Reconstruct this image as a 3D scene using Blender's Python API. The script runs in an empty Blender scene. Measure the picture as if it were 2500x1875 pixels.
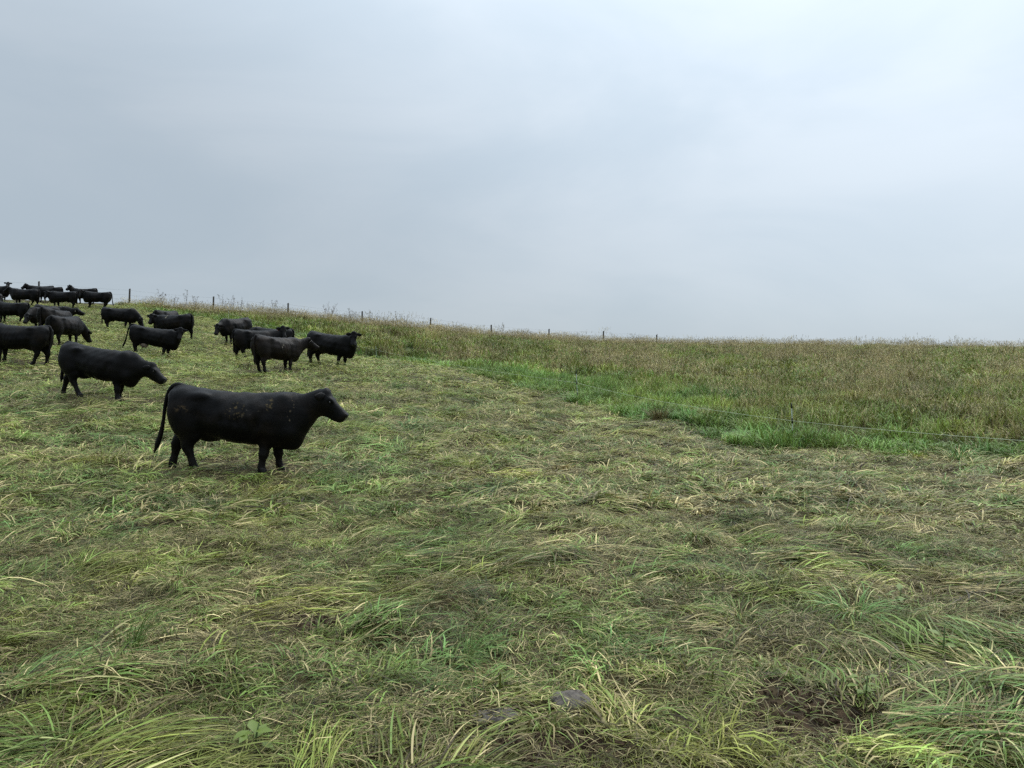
import bpy, bmesh, math, random
import numpy as np
from mathutils import Vector, Matrix, Euler

random.seed(7)
rng = np.random.default_rng(11)
R = math.radians
scene = bpy.context.scene
col = scene.collection

# ------------------------------------------------------------------ camera
EYE = 1.75
FPX = 1950.0            # focal length in pixels of the 2500 px wide photograph
PITCH = math.atan(37.5 / FPX)
cam_d = bpy.data.cameras.new('camera')
cam_d.sensor_width = 36.0
cam_d.lens = FPX / 2500.0 * 36.0
cam_d.clip_start = 0.05
cam_d.clip_end = 20000.0
cam = bpy.data.objects.new('camera', cam_d)
cam.location = (0, 0, EYE)
cam.rotation_euler = (math.pi / 2 - PITCH, 0, 0)
col.objects.link(cam)
scene.camera = cam

# ------------------------------------------------------------------ light
SUN_EL, SUN_AZ = R(52), R(38)          # azimuth measured from +Y towards +X
sun_dir = Vector((math.sin(SUN_AZ) * math.cos(SUN_EL), math.cos(SUN_AZ) * math.cos(SUN_EL), math.sin(SUN_EL)))
sun_d = bpy.data.lights.new('sun', 'SUN')
sun_d.energy = 1.5
sun_d.angle = R(50)
sun_d.color = (1.0, 0.97, 0.92)
sun = bpy.data.objects.new('sun', sun_d)
sun.rotation_euler = (-sun_dir).to_track_quat('-Z', 'Y').to_euler()
sun.location = (20, 20, 40)
col.objects.link(sun)

world = bpy.data.worlds.new('World')
scene.world = world
world.use_nodes = True
wt = world.node_tree
wt.nodes.clear()


def N(nt, kind, **kw):
    n = nt.nodes.new(kind)
    for k, v in kw.items():
        if k == 'op':
            n.operation = v
        elif hasattr(n, k):
            setattr(n, k, v)
    return n


def math_node(nt, op, a, b=None, c=None, clamp=False):
    n = nt.nodes.new('ShaderNodeMath')
    n.operation = op
    n.use_clamp = clamp
    for i, v in enumerate((a, b, c)):
        if v is None:
            continue
        if isinstance(v, (int, float)):
            n.inputs[i].default_value = v
        else:
            nt.links.new(v, n.inputs[i])
    return n.outputs[0]


def mix_rgb(nt, fac, a, b, blend='MIX'):
    n = nt.nodes.new('ShaderNodeMix')
    n.data_type = 'RGBA'
    n.blend_type = blend
    n.clamp_factor = True
    for sock, v in ((n.inputs[0], fac), (n.inputs[6], a), (n.inputs[7], b)):
        if isinstance(v, (int, float)):
            sock.default_value = v
        elif isinstance(v, (tuple, list)):
            sock.default_value = (*v, 1.0)
        else:
            nt.links.new(v, sock)
    return n.outputs[2]


def map_range(nt, v, a, b, c, d, smooth=False):
    n = nt.nodes.new('ShaderNodeMapRange')
    if smooth:
        n.interpolation_type = 'SMOOTHSTEP'
    nt.links.new(v, n.inputs[0])
    for i, x in enumerate((a, b, c, d)):
        n.inputs[i + 1].default_value = x
    return n.outputs[0]


# overcast: a cloud layer over a clear Nishita sky, brighter overhead (CIE overcast law)
tc = N(wt, 'ShaderNodeTexCoord')
sky = N(wt, 'ShaderNodeTexSky')
sky.sky_type = 'NISHITA'
sky.sun_disc = False
sky.sun_elevation = SUN_EL
sky.sun_rotation = SUN_AZ
skyc = mix_rgb(wt, 1.0, sky.outputs[0], (0.08, 0.08, 0.08), 'MULTIPLY')
sep = N(wt, 'ShaderNodeSeparateXYZ')
wt.links.new(tc.outputs['Generated'], sep.inputs[0])
mp = N(wt, 'ShaderNodeMapping')
mp.inputs['Scale'].default_value = (1.0, 1.0, 2.6)
mp.inputs['Rotation'].default_value = (0, R(-18), R(20))
wt.links.new(tc.outputs['Generated'], mp.inputs[0])
n1 = N(wt, 'ShaderNodeTexNoise')
n1.inputs['Scale'].default_value = 2.3
n1.inputs['Detail'].default_value = 6.0
n1.inputs['Roughness'].default_value = 0.5
n1.inputs['Distortion'].default_value = 0.5
wt.links.new(mp.outputs[0], n1.inputs['Vector'])
cloudf = map_range(wt, n1.outputs[0], 0.33, 0.68, 0.0, 1.0, True)
cloud = mix_rgb(wt, cloudf, (0.495, 0.58, 0.658), (0.585, 0.657, 0.725))
# thinner, brighter cloud around the hidden sun
vd = N(wt, 'ShaderNodeVectorMath', op='DOT_PRODUCT')
wt.links.new(tc.outputs['Generated'], vd.inputs[0])
vd.inputs[1].default_value = sun_dir
glow = map_range(wt, vd.outputs['Value'], 0.45, 1.0, 0.0, 1.0, True)
glow = math_node(wt, 'MULTIPLY', glow, 0.6)
zen = math_node(wt, 'MULTIPLY', math_node(wt, 'POWER', math_node(wt, 'MAXIMUM', sep.outputs[2], 0.0), 3.0), 2.4)
gain = math_node(wt, 'ADD', math_node(wt, 'ADD', glow, zen), 0.745)
gcol = N(wt, 'ShaderNodeCombineColor')
for i in range(3):
    wt.links.new(gain, gcol.inputs[i])
cloud = mix_rgb(wt, 1.0, cloud, gcol.outputs[0], 'MULTIPLY')
final = mix_rgb(wt, 0.9, skyc, cloud)
bg = N(wt, 'ShaderNodeBackground')
bg.inputs[1].default_value = 1.0
wt.links.new(final, bg.inputs[0])
wo = N(wt, 'ShaderNodeOutputWorld')
wt.links.new(bg.outputs[0], wo.inputs[0])

vs = scene.view_settings
vs.view_transform = 'Standard'
vs.look = 'None'
vs.exposure = 0.26
vs.gamma = 1.0
vs.use_curve_mapping = False
scene.cycles.max_bounces = 3
scene.cycles.diffuse_bounces = 2
scene.cycles.glossy_bounces = 1
scene.cycles.transparent_max_bounces = 4
scene.cycles.use_denoising = False
scene.cycles.use_adaptive_sampling = True
scene.cycles.adaptive_threshold = 0.02

# ------------------------------------------------------------------ helpers


def at(u, v, Z):
    """Point at depth Z along the line of sight through photo pixel (u, v)."""
    f = np.array((0, math.cos(PITCH), -math.sin(PITCH)))
    up = np.array((0, math.sin(PITCH), math.cos(PITCH)))
    d = f * FPX + np.array((1.0, 0, 0)) * (u - 1250.0) - up * (v - 937.5)
    d = d / d[1] * Z
    return np.array((d[0], d[1], EYE + d[2]))


def pnoise(x, y, seed=0):
    x = np.asarray(x, float); y = np.asarray(y, float)
    xi = np.floor(x).astype(np.int64); yi = np.floor(y).astype(np.int64)
    xf = x - xi; yf = y - yi

    def g(ix, iy):
        h = (ix * 374761393 + iy * 668265263 + seed * 974634777) & 0x7fffffff
        h = ((h ^ (h >> 13)) * 1274126177) & 0x7fffffff
        h = (h ^ (h >> 16)) & 0xffff
        a = h / 65536.0 * 2 * math.pi
        return np.cos(a), np.sin(a)
    u = xf * xf * xf * (xf * (xf * 6 - 15) + 10)
    v = yf * yf * yf * (yf * (yf * 6 - 15) + 10)
    out = 0
    for dx in (0, 1):
        for dy in (0, 1):
            cx, cy = g(xi + dx, yi + dy)
            dot = cx * (xf - dx) + cy * (yf - dy)
            out = out + dot * (u if dx else 1 - u) * (v if dy else 1 - v)
    return out * 1.4


def fbm(x, y, seed=0, octv=3):
    s, a = 0, 1.0
    for o in range(octv):
        s = s + a * pnoise(x * 2 ** o, y * 2 ** o, seed + o * 17)
        a *= 0.5
    return s


def sstep(a, b, x):
    t = np.clip((x - a) / (b - a), 0, 1)
    return t * t * (3 - 2 * t)


# ------------------------------------------------------------------ terrain
CTRL = [  # photo x, photo y of the ground, distance
    (572, 1153, 13.0), (243, 976, 19.6), (38, 888, 26.7), (165, 843, 34), (24, 790, 49), (234, 753, 63),
    (280, 804, 49), (419, 829, 41.8), (376, 872, 35.5), (575, 841, 41), (630, 876, 35), (670, 910, 28.5), (803, 893, 31.2),
    (1938, 1100, 17.0), (1411, 984, 26.0), (920, 884, 47),
    (-100, 729, 68), (0, 732, 68), (150, 738, 68), (315, 748, 68.7), (520, 764, 71), (703, 774, 73.5), (884, 795, 76), (1050, 809, 78.5),
    (1199, 823, 81), (1340, 832, 83.5), (1473, 838, 86), (1603, 842, 88), (1900, 845, 88), (2200, 850, 82), (2500, 854, 75), (2700, 856, 70),
    (2200, 1000, 24), (2200, 930, 36), (2200, 885, 55), (1600, 985, 28), (1600, 900, 50), (1600, 862, 70), (2600, 1000, 22), (2600, 900, 42),
    (1200, 905, 42), (1100, 858, 55), (1000, 1300, 9), (300, 1875, 3.5), (1250, 1875, 3.5), (2200, 1875, 3.5), (2300, 1200, 12), (50, 1250, 10.0),
    (1250, 1875, 3.5), (1500, 1300, 8.6), (700, 830, 48), (600, 790, 58),
]
P = np.array([at(*c) for c in CTRL])
COW_SPOTS = [CTRL[i] for i in range(13)] + [(142, 817, 40), (108, 803, 44), (130, 790, 48), (657, 868, 37.5)]


def tps_fit(P, lam=0.15):
    xy = P[:, :2] / 30.0
    d2 = ((xy[:, None] - xy[None]) ** 2).sum(-1)
    K = np.where(d2 > 0, 0.5 * d2 * np.log(d2 + 1e-12), 0)
    n = len(P)
    A = np.zeros((n + 3, n + 3))
    A[:n, :n] = K + lam * 1e-2 * np.eye(n)
    A[:n, n] = 1; A[:n, n + 1:] = xy
    A[n, :n] = 1; A[n + 1:, :n] = xy.T
    b = np.concatenate((P[:, 2], np.zeros(3)))
    return xy, np.linalg.solve(A, b)


TXY, TW = tps_fit(P)


def tps(x, y):
    q = np.stack((x, y), -1) / 30.0
    z = TW[len(TXY)] + q[..., 0] * TW[len(TXY) + 1] + q[..., 1] * TW[len(TXY) + 2]
    for (cx, cy), w in zip(TXY, TW[:len(TXY)]):
        d2 = (q[..., 0] - cx) ** 2 + (q[..., 1] - cy) ** 2
        z = z + w * 0.5 * d2 * np.log(d2 + 1e-12)
    return z


RIDGE_U = np.array([-600, 0, 315, 703, 1050, 1340, 1603, 1900, 2200, 2500, 3100])
RIDGE_Z = np.array([68, 70, 71.5, 76, 81, 86, 90.5, 90.5, 84.5, 77.5, 66])
FENCE_LINE = np.array([(40, 4), (21, 9.5), (9.6, 15.1), (5.6, 16.7), (2.0, 25.6), (-3.2, 36.5), (-8.2, 46.6), (-20.5, 57.0), (-31.5, 66.0), (-37, 75)])


def ground0(x, y):
    x = np.asarray(x, float); y = np.asarray(y, float)
    yc = np.maximum(y, 1.0)
    u = np.clip(1250 + FPX * x / yc, -600, 3100)
    zr = np.interp(u, RIDGE_U, RIDGE_Z)
    k = np.minimum(1.0, zr / yc)
    xc = np.clip(x * k, -52, 52); ycc = np.clip(yc * k, 2.0, 95)
    z = tps(xc, ycc)
    over = np.maximum(np.hypot(x, np.maximum(y, 0)) - np.hypot(xc, ycc), 0)
    z = z - np.where(over < 5, 0.012 * over ** 2, 0.3 + 0.12 * (over - 5))
    return np.clip(z, -16, 9)


def ground(x, y):
    x = np.asarray(x, float); y = np.asarray(y, float)
    b = 0.085 * pnoise(x * 1.15, y * 1.15, 3) + 0.055 * pnoise(x * 2.7, y * 2.7, 5) + 0.06 * pnoise(x * 0.35, y * 0.35, 8)
    return ground0(x, y) + b


def gz(x, y):
    return float(ground(np.array([x]), np.array([y]))[0])


def hit(u, v):
    """Where the line of sight through a photo pixel meets the ground."""
    Z = np.geomspace(2, 95, 1500)
    p = np.array([at(u, v, z) for z in Z])
    g = ground0(p[:, 0], p[:, 1])
    i = np.argmax(p[:, 2] < g)
    return p[i, 0], p[i, 1]


def tall_side(x, y):
    """Signed distance to the paddock edge, positive on the uncut side."""
    x = np.asarray(x, float); y = np.asarray(y, float)
    best = np.full(x.shape, 1e9); sgn = np.ones(x.shape)
    for (ax, ay), (bx, by) in zip(FENCE_LINE[:-1], FENCE_LINE[1:]):
        dx, dy = bx - ax, by - ay
        t = np.clip(((x - ax) * dx + (y - ay) * dy) / (dx * dx + dy * dy), 0, 1)
        d = np.hypot(x - ax - t * dx, y - ay - t * dy)
        c = dx * (y - ay) - dy * (x - ax)
        m = d < best
        best = np.where(m, d, best); sgn = np.where(m, np.where(c < 0, 1.0, -1.0), sgn)
    return best * sgn


# bare soil patches: x, y, half width, half depth
SOIL = []
for (u, v, ru, rv) in ((2010, 1735, 185, 85), (1400, 1850, 190, 60), (790, 1525, 75, 40), (1210, 1768, 85, 32), (1395, 1718, 90, 28), (2060, 1810, 130, 40)):
    cx, cy = hit(u, v)
    ex, _ = hit(u + ru, v); _, ey = hit(u, v - rv)
    SOIL.append((cx, cy, ex - cx, ey - cy))


def soil_mask(x, y):
    m = np.zeros(np.shape(x))
    for cx, cy, rx, ry in SOIL:
        d = np.hypot((x - cx) / rx, (y - cy) / ry) + 0.35 * pnoise(x * 6, y * 6, 21)
        m = np.maximum(m, 1 - sstep(0.55, 1.1, d))
    return m


def new_mat(name):
    m = bpy.data.materials.new(name)
    m.use_nodes = True
    m.node_tree.nodes.clear()
    return m, m.node_tree


def mat_simple(name, c, rough=0.6, spec=0.4, noise=0.0, nscale=20.0, bump=0.0, stretch=(1, 1, 1), metallic=0.0):
    m, nt = new_mat(name)
    b = N(nt, 'ShaderNodeBsdfPrincipled')
    o = N(nt, 'ShaderNodeOutputMaterial')
    b.inputs['Roughness'].default_value = rough
    b.inputs['Specular IOR Level'].default_value = spec
    b.inputs['Metallic'].default_value = metallic
    t = N(nt, 'ShaderNodeTexCoord')
    mpn = N(nt, 'ShaderNodeMapping')
    mpn.inputs['Scale'].default_value = stretch
    nt.links.new(t.outputs['Object'], mpn.inputs[0])
    nn = N(nt, 'ShaderNodeTexNoise')
    nn.inputs['Scale'].default_value = nscale
    nn.inputs['Detail'].default_value = 5
    nt.links.new(mpn.outputs[0], nn.inputs['Vector'])
    lo = tuple(x * (1 - noise) for x in c); hi = tuple(min(1, x * (1 + noise)) for x in c)
    nt.links.new(mix_rgb(nt, map_range(nt, nn.outputs[0], .3, .7, 0, 1), lo, hi), b.inputs['Base Color'])
    if bump:
        bn = N(nt, 'ShaderNodeBump')
        bn.inputs['Strength'].default_value = bump
        bn.inputs['Distance'].default_value = 0.02
        nt.links.new(nn.outputs[0], bn.inputs['Height'])
        nt.links.new(bn.outputs[0], b.inputs['Normal'])
    nt.links.new(b.outputs[0], o.inputs[0])
    return m


def mesh_obj(name, verts, faces, mat, parent=None, smooth=False):
    me = bpy.data.meshes.new(name)
    me.from_pydata([tuple(v) for v in verts], [], faces)
    me.update()
    if mat:
        me.materials.append(mat)
    if smooth:
        me.polygons.foreach_set('use_smooth', [True] * len(me.polygons))
    o = bpy.data.objects.new(name, me)
    col.objects.link(o)
    if parent:
        o.parent = parent
    return o


def tag(o, label=None, cat=None, group=None, kind=None):
    if label: o['label'] = label
    if cat: o['category'] = cat
    if group: o['group'] = group
    if kind: o['kind'] = kind
    return o


# ground sheet: a polar fan round the camera, fine near it and reaching past the horizon
def build_ground():
    az = np.concatenate((np.linspace(-48, 48, 340), np.linspace(48, 312, 60)[1:-1]))
    az = np.radians(az)
    rr = np.concatenate(([0.05], np.geomspace(0.8, 120, 230), np.geomspace(130, 9000, 30)))
    A, RR = np.meshgrid(az, rr, indexing='ij')
    X = np.sin(A) * RR; Y = np.cos(A) * RR
    Z = ground(X, Y)
    sm = soil_mask(X, Y)
    Z = Z + sm * (0.02 * pnoise(X * 9, Y * 9, 31) + 0.012 * pnoise(X * 22, Y * 22, 33)) * (RR < 15)
    n, m = A.shape
    V = np.stack((X, Y, Z), -1).reshape(-1, 3)
    i = np.arange(n)[:, None]; j = np.arange(m - 1)[None]
    a = i * m + j; b = ((i + 1) % n) * m + j
    F = np.stack((a, a + 1, b + 1, b), -1).reshape(-1, 4)
    mt, nt = new_mat('pasture_soil')
    bs = N(nt, 'ShaderNodeBsdfPrincipled'); o = N(nt, 'ShaderNodeOutputMaterial')
    bs.inputs['Roughness'].default_value = 0.9
    bs.inputs['Specular IOR Level'].default_value = 0.15
    g = N(nt, 'ShaderNodeNewGeometry')
    nA = N(nt, 'ShaderNodeTexNoise'); nA.inputs['Scale'].default_value = 0.6; nA.inputs['Detail'].default_value = 8
    nB = N(nt, 'ShaderNodeTexNoise'); nB.inputs['Scale'].default_value = 18; nB.inputs['Detail'].default_value = 6
    for q in (nA, nB):
        nt.links.new(g.outputs['Position'], q.inputs['Vector'])
    att = N(nt, 'ShaderNodeAttribute'); att.attribute_name = 'zone'
    sp = N(nt, 'ShaderNodeSeparateColor'); nt.links.new(att.outputs['Color'], sp.inputs[0])
    thatch = mix_rgb(nt, map_range(nt, nB.outputs[0], .35, .65, 0, 1), (0.026, 0.022, 0.008), (0.08, 0.064, 0.024))
    grassy = mix_rgb(nt, map_range(nt, nA.outputs[0], .35, .65, 0, 1), (0.026, 0.042, 0.012), (0.05, 0.066, 0.022))
    soil = mix_rgb(nt, map_range(nt, nB.outputs[0], .35, .65, 0, 1), (0.022, 0.015, 0.009), (0.085, 0.056, 0.032))
    c = mix_rgb(nt, sp.outputs[0], thatch, grassy)
    c = mix_rgb(nt, sp.outputs[1], c, soil)
    nt.links.new(c, bs.inputs['Base Color'])
    bn = N(nt, 'ShaderNodeBump'); bn.inputs['Strength'].default_value = 0.7; bn.inputs['Distance'].default_value = 0.02
    nt.links.new(nB.outputs[0], bn.inputs['Height']); nt.links.new(bn.outputs[0], bs.inputs['Normal'])
    nt.links.new(bs.outputs[0], o.inputs[0])
    ob = mesh_obj('ground', V, F.tolist(), mt, smooth=True)
    zone = np.zeros((len(V), 4), np.float32); zone[:, 3] = 1
    zone[:, 0] = sstep(-0.3, 1.0, tall_side(V[:, 0], V[:, 1]))
    zone[:, 1] = sm.reshape(-1)
    at_ = ob.data.attributes.new('zone', 'FLOAT_COLOR', 'POINT')
    at_.data.foreach_set('color', zone.reshape(-1))
    tag(ob, kind='structure')
    return ob


build_ground()

# ------------------------------------------------------------------ grass
def grass_material(name, spec=0.2, rough=0.5, transl=0.18, consts=None):
    mt, nt = new_mat(name)
    a = N(nt, 'ShaderNodeAttribute'); a.attribute_name = 'bl'
    s = N(nt, 'ShaderNodeSeparateColor'); nt.links.new(a.outputs['Color'], s.inputs[0])

    def inst(n):
        q = N(nt, 'ShaderNodeAttribute'); q.attribute_type = 'INSTANCER'; q.attribute_name = n
        return q.outputs['Fac']
    if consts is None:
        dry, hue, val = inst('dry'), inst('hue'), inst('val')
    else:
        vn = [N(nt, 'ShaderNodeValue') for _ in range(3)]
        for q, v in zip(vn, consts):
            q.outputs[0].default_value = v
        dry, hue, val = [q.outputs[0] for q in vn]
    rnd, kind, b = s.outputs[0], s.outputs[1], s.outputs[2]
    isdry = map_range(nt, math_node(nt, 'SUBTRACT', rnd, dry), -0.10, 0.10, 1.0, 0.0)
    h2 = math_node(nt, 'ADD', hue, math_node(nt, 'MULTIPLY', math_node(nt, 'SUBTRACT', b, 0.5), 0.5), clamp=True)
    rampn = N(nt, 'ShaderNodeValToRGB')
    cr = rampn.color_ramp
    cr.elements[0].position = 0.0; cr.elements[0].color = (0.305, 0.305, 0.068, 1)
    cr.elements[1].position = 1.0; cr.elements[1].color = (0.105, 0.20, 0.055, 1)
    e = cr.elements.new(0.5); e.color = (0.175, 0.24, 0.05, 1)
    nt.links.new(h2, rampn.inputs[0])
    straw = N(nt, 'ShaderNodeValToRGB')
    cs = straw.color_ramp
    cs.elements[0].position = 0.0; cs.elements[0].color = (0.11, 0.078, 0.034, 1)
    cs.elements[1].position = 1.0; cs.elements[1].color = (0.45, 0.37, 0.185, 1)
    e = cs.elements.new(0.45); e.color = (0.34, 0.28, 0.12, 1)
    nt.links.new(b, straw.inputs[0])
    c = mix_rgb(nt, isdry, rampn.outputs[0], straw.outputs[0])
    seed = mix_rgb(nt, b, (0.20, 0.155, 0.065), (0.46, 0.38, 0.19))
    c = mix_rgb(nt, kind, c, seed)
    br = math_node(nt, 'MULTIPLY', math_node(nt, 'ADD', math_node(nt, 'MULTIPLY', b, 1.35), 0.36), val)
    cc = N(nt, 'ShaderNodeCombineColor')
    for i in range(3):
        nt.links.new(br, cc.inputs[i])
    c = mix_rgb(nt, 1.0, c, cc.outputs[0], 'MULTIPLY')
    p = N(nt, 'ShaderNodeBsdfPrincipled')
    p.inputs['Roughness'].default_value = rough
    p.inputs['Specular IOR Level'].default_value = spec
    nt.links.new(c, p.inputs['Base Color'])
    t = N(nt, 'ShaderNodeBsdfTranslucent'); nt.links.new(c, t.inputs[0])
    mx = N(nt, 'ShaderNodeMixShader'); mx.inputs[0].default_value = transl
    nt.links.new(p.outputs[0], mx.inputs[1]); nt.links.new(t.outputs[0], mx.inputs[2])
    o = N(nt, 'ShaderNodeOutputMaterial'); nt.links.new(mx.outputs[0], o.inputs[0])
    return mt


GRASS = grass_material('grass_blades')


class Blades:
    def __init__(self):
        self.v = []; self.f = []; self.a = []

    def blade(self, p, az, length, width, e0, e1, curl=0.0, nseg=4, kind=0.0, rnd=None, b=None, roll=None, zmin=0.004, pw=1.0):
        rnd = random.random() if rnd is None else rnd
        b = random.random() if b is None else b
        roll = random.uniform(-0.6, 0.6) if roll is None else roll
        i0 = len(self.v)
        x, y, z = p
        st = length / nseg
        for k in range(nseg + 1):
            t = k / nseg
            e = e0 + (e1 - e0) * t ** pw
            w = width * 0.5 * (0.75 + 0.6 * t if t < 0.35 else 0.96 * (1 - ((t - 0.35) / 0.65) ** 1.7))
            sx, sy = -math.sin(az), math.cos(az)
            cr = math.cos(roll); sr = math.sin(roll)
            wx, wy, wz = sx * cr * w, sy * cr * w, sr * w
            if k < nseg:
                self.v.append((x - wx, y - wy, max(z - wz, zmin))); self.v.append((x + wx, y + wy, max(z + wz, zmin)))
                self.a += [(rnd, kind, b, 1)] * 2
            else:
                self.v.append((x, y, max(z, zmin))); self.a.append((rnd, kind, b, 1))
            x += st * math.cos(e) * math.cos(az); y += st * math.cos(e) * math.sin(az); z += st * math.sin(e)
            z = max(z, zmin)
            az += curl / nseg
        for k in range(nseg - 1):
            q = i0 + 2 * k
            self.f.append((q, q + 1, q + 3, q + 2))
        q = i0 + 2 * (nseg - 1)
        self.f.append((q, q + 1, q + 2))
        return (x, y, z)

    def leaf(self, p, az, el, length, width, b, rnd=0.9, kind=0.0):
        i0 = len(self.v)
        d = Vector((math.cos(az) * math.cos(el), math.sin(az) * math.cos(el), math.sin(el)))
        s = Vector((-math.sin(az), math.cos(az), 0.25)) * width * 0.5
        p = Vector(p)
        q = p + d * length * 0.45
        tip = p + d * length - Vector((0, 0, length * 0.18))
        for c in (p, q - s, tip, q + s):
            self.v.append(tuple(c)); self.a.append((rnd, kind, b, 1))
        self.f.append((i0, i0 + 1, i0 + 2)); self.f.append((i0, i0 + 2, i0 + 3))

    def mesh(self, name, mat=GRASS):
        me = bpy.data.meshes.new(name)
        me.from_pydata(self.v, [], self.f)
        me.update()
        me.materials.append(mat)
        a = me.attributes.new('bl', 'FLOAT_COLOR', 'POINT')
        a.data.foreach_set('color', np.array(self.a, np.float32).reshape(-1))
        return me


def proto_swath(nb, L, W, spread, lift, nseg, ang=0.35):
    B = Blades()
    for _ in range(nb):
        az = random.gauss(0, ang)
        ln = L * random.uniform(0.5, 1.15)
        p = (random.uniform(-spread, spread) - L * 0.4, random.uniform(-spread, spread) * 0.8, random.uniform(0, lift * 0.5))
        e0 = random.uniform(0.0, 0.75) * lift * 7
        B.blade(p, az, ln, W * random.uniform(0.5, 1.3), e0, random.uniform(-0.7, -0.15), random.gauss(0, 0.35), nseg)
    return B


def proto_dome(nb, L, W, rad, nseg, ang=0.9, hi=1.1):
    """Blades that rise a little from one crown, arch over and lie down, mostly one way."""
    B = Blades()
    for _ in range(nb):
        az = random.gauss(0, ang)
        r = rad * math.sqrt(random.random()); a2 = random.uniform(0, 6.28)
        e0 = random.uniform(0.25, hi)
        B.blade((r * math.cos(a2) - L * .25, r * math.sin(a2), 0), az, L * random.uniform(0.5, 1.15), W * random.uniform(0.45, 1.25), e0, random.uniform(-1.1, -0.35), random.gauss(0, 0.3), nseg, pw=0.8)
    return B


def proto_thatch(nb, L, W, spread, nseg=2):
    B = Blades()
    for _ in range(nb):
        B.blade((random.uniform(-spread, spread), random.uniform(-spread, spread), random.uniform(0.005, 0.05)), random.uniform(0, 6.28),
                L * random.uniform(0.35, 1.1), W * random.uniform(0.5, 1.2), random.uniform(-0.15, 0.45), random.uniform(-0.5, 0.2), random.gauss(0, 0.6), nseg)
    return B


def proto_tuft(nb, L, W, nseg, droop=1.0, rad=0.06, up=1.25):
    B = Blades()
    for _ in range(nb):
        az = random.uniform(0, 6.28)
        r = rad * math.sqrt(random.random())
        e0 = random.uniform(up - 0.6, up)
        B.blade((r * math.cos(az), r * math.sin(az), 0), az + random.gauss(0, 0.3), L * random.uniform(0.55, 1.15), W * random.uniform(0.6, 1.25), e0,
                e0 - droop * random.uniform(1.0, 2.2), random.gauss(0, 0.3), nseg, pw=1.3)
    return B


def proto_leafy(nb, L, W, rad, nseg=3, stems=0, stem_h=0.8, head=0.14, sw=0.004):
    """Standing grass: leaves, with seed stems above."""
    B = Blades()
    for _ in range(nb):
        az = random.uniform(0, 6.28); r = rad * math.sqrt(random.random()); a2 = random.uniform(0, 6.28)
        e0 = random.uniform(0.8, 1.45)
        B.blade((r * math.cos(a2), r * math.sin(a2), 0), az, L * random.uniform(0.5, 1.2), W * random.uniform(0.6, 1.3), e0, e0 - random.uniform(0.5, 2.0), random.gauss(0, .3), nseg, pw=1.4)
    for _ in range(stems):
        a2 = random.uniform(0, 6.28); r = rad * math.sqrt(random.random()); az = random.uniform(0, 6.28)
        h = stem_h * random.uniform(0.7, 1.15)
        e0 = random.uniform(1.2, 1.5)
        b = random.random()
        tip = B.blade((r * math.cos(a2), r * math.sin(a2), 0), az, h, sw, e0, e0 - random.uniform(0.05, 0.35), 0, 2, kind=0.6, rnd=0.0, b=b, roll=random.uniform(-.3, .3))
        # panicle: a few narrow spikelets near the top
        d = Vector((math.cos(az) * math.cos(e0 - .15), math.sin(az) * math.cos(e0 - .15), math.sin(e0 - .15)))
        for k in range(5):
            q = Vector(tip) - d * head * (k / 5)
            B.blade(q, random.uniform(0, 6.28), head * random.uniform(0.3, 0.55), sw * 2.2, random.uniform(0.6, 1.2), random.uniform(-0.2, 0.6), 0, 2, kind=1.0, b=b * .6 + random.random() * .4)
    return B


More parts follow.
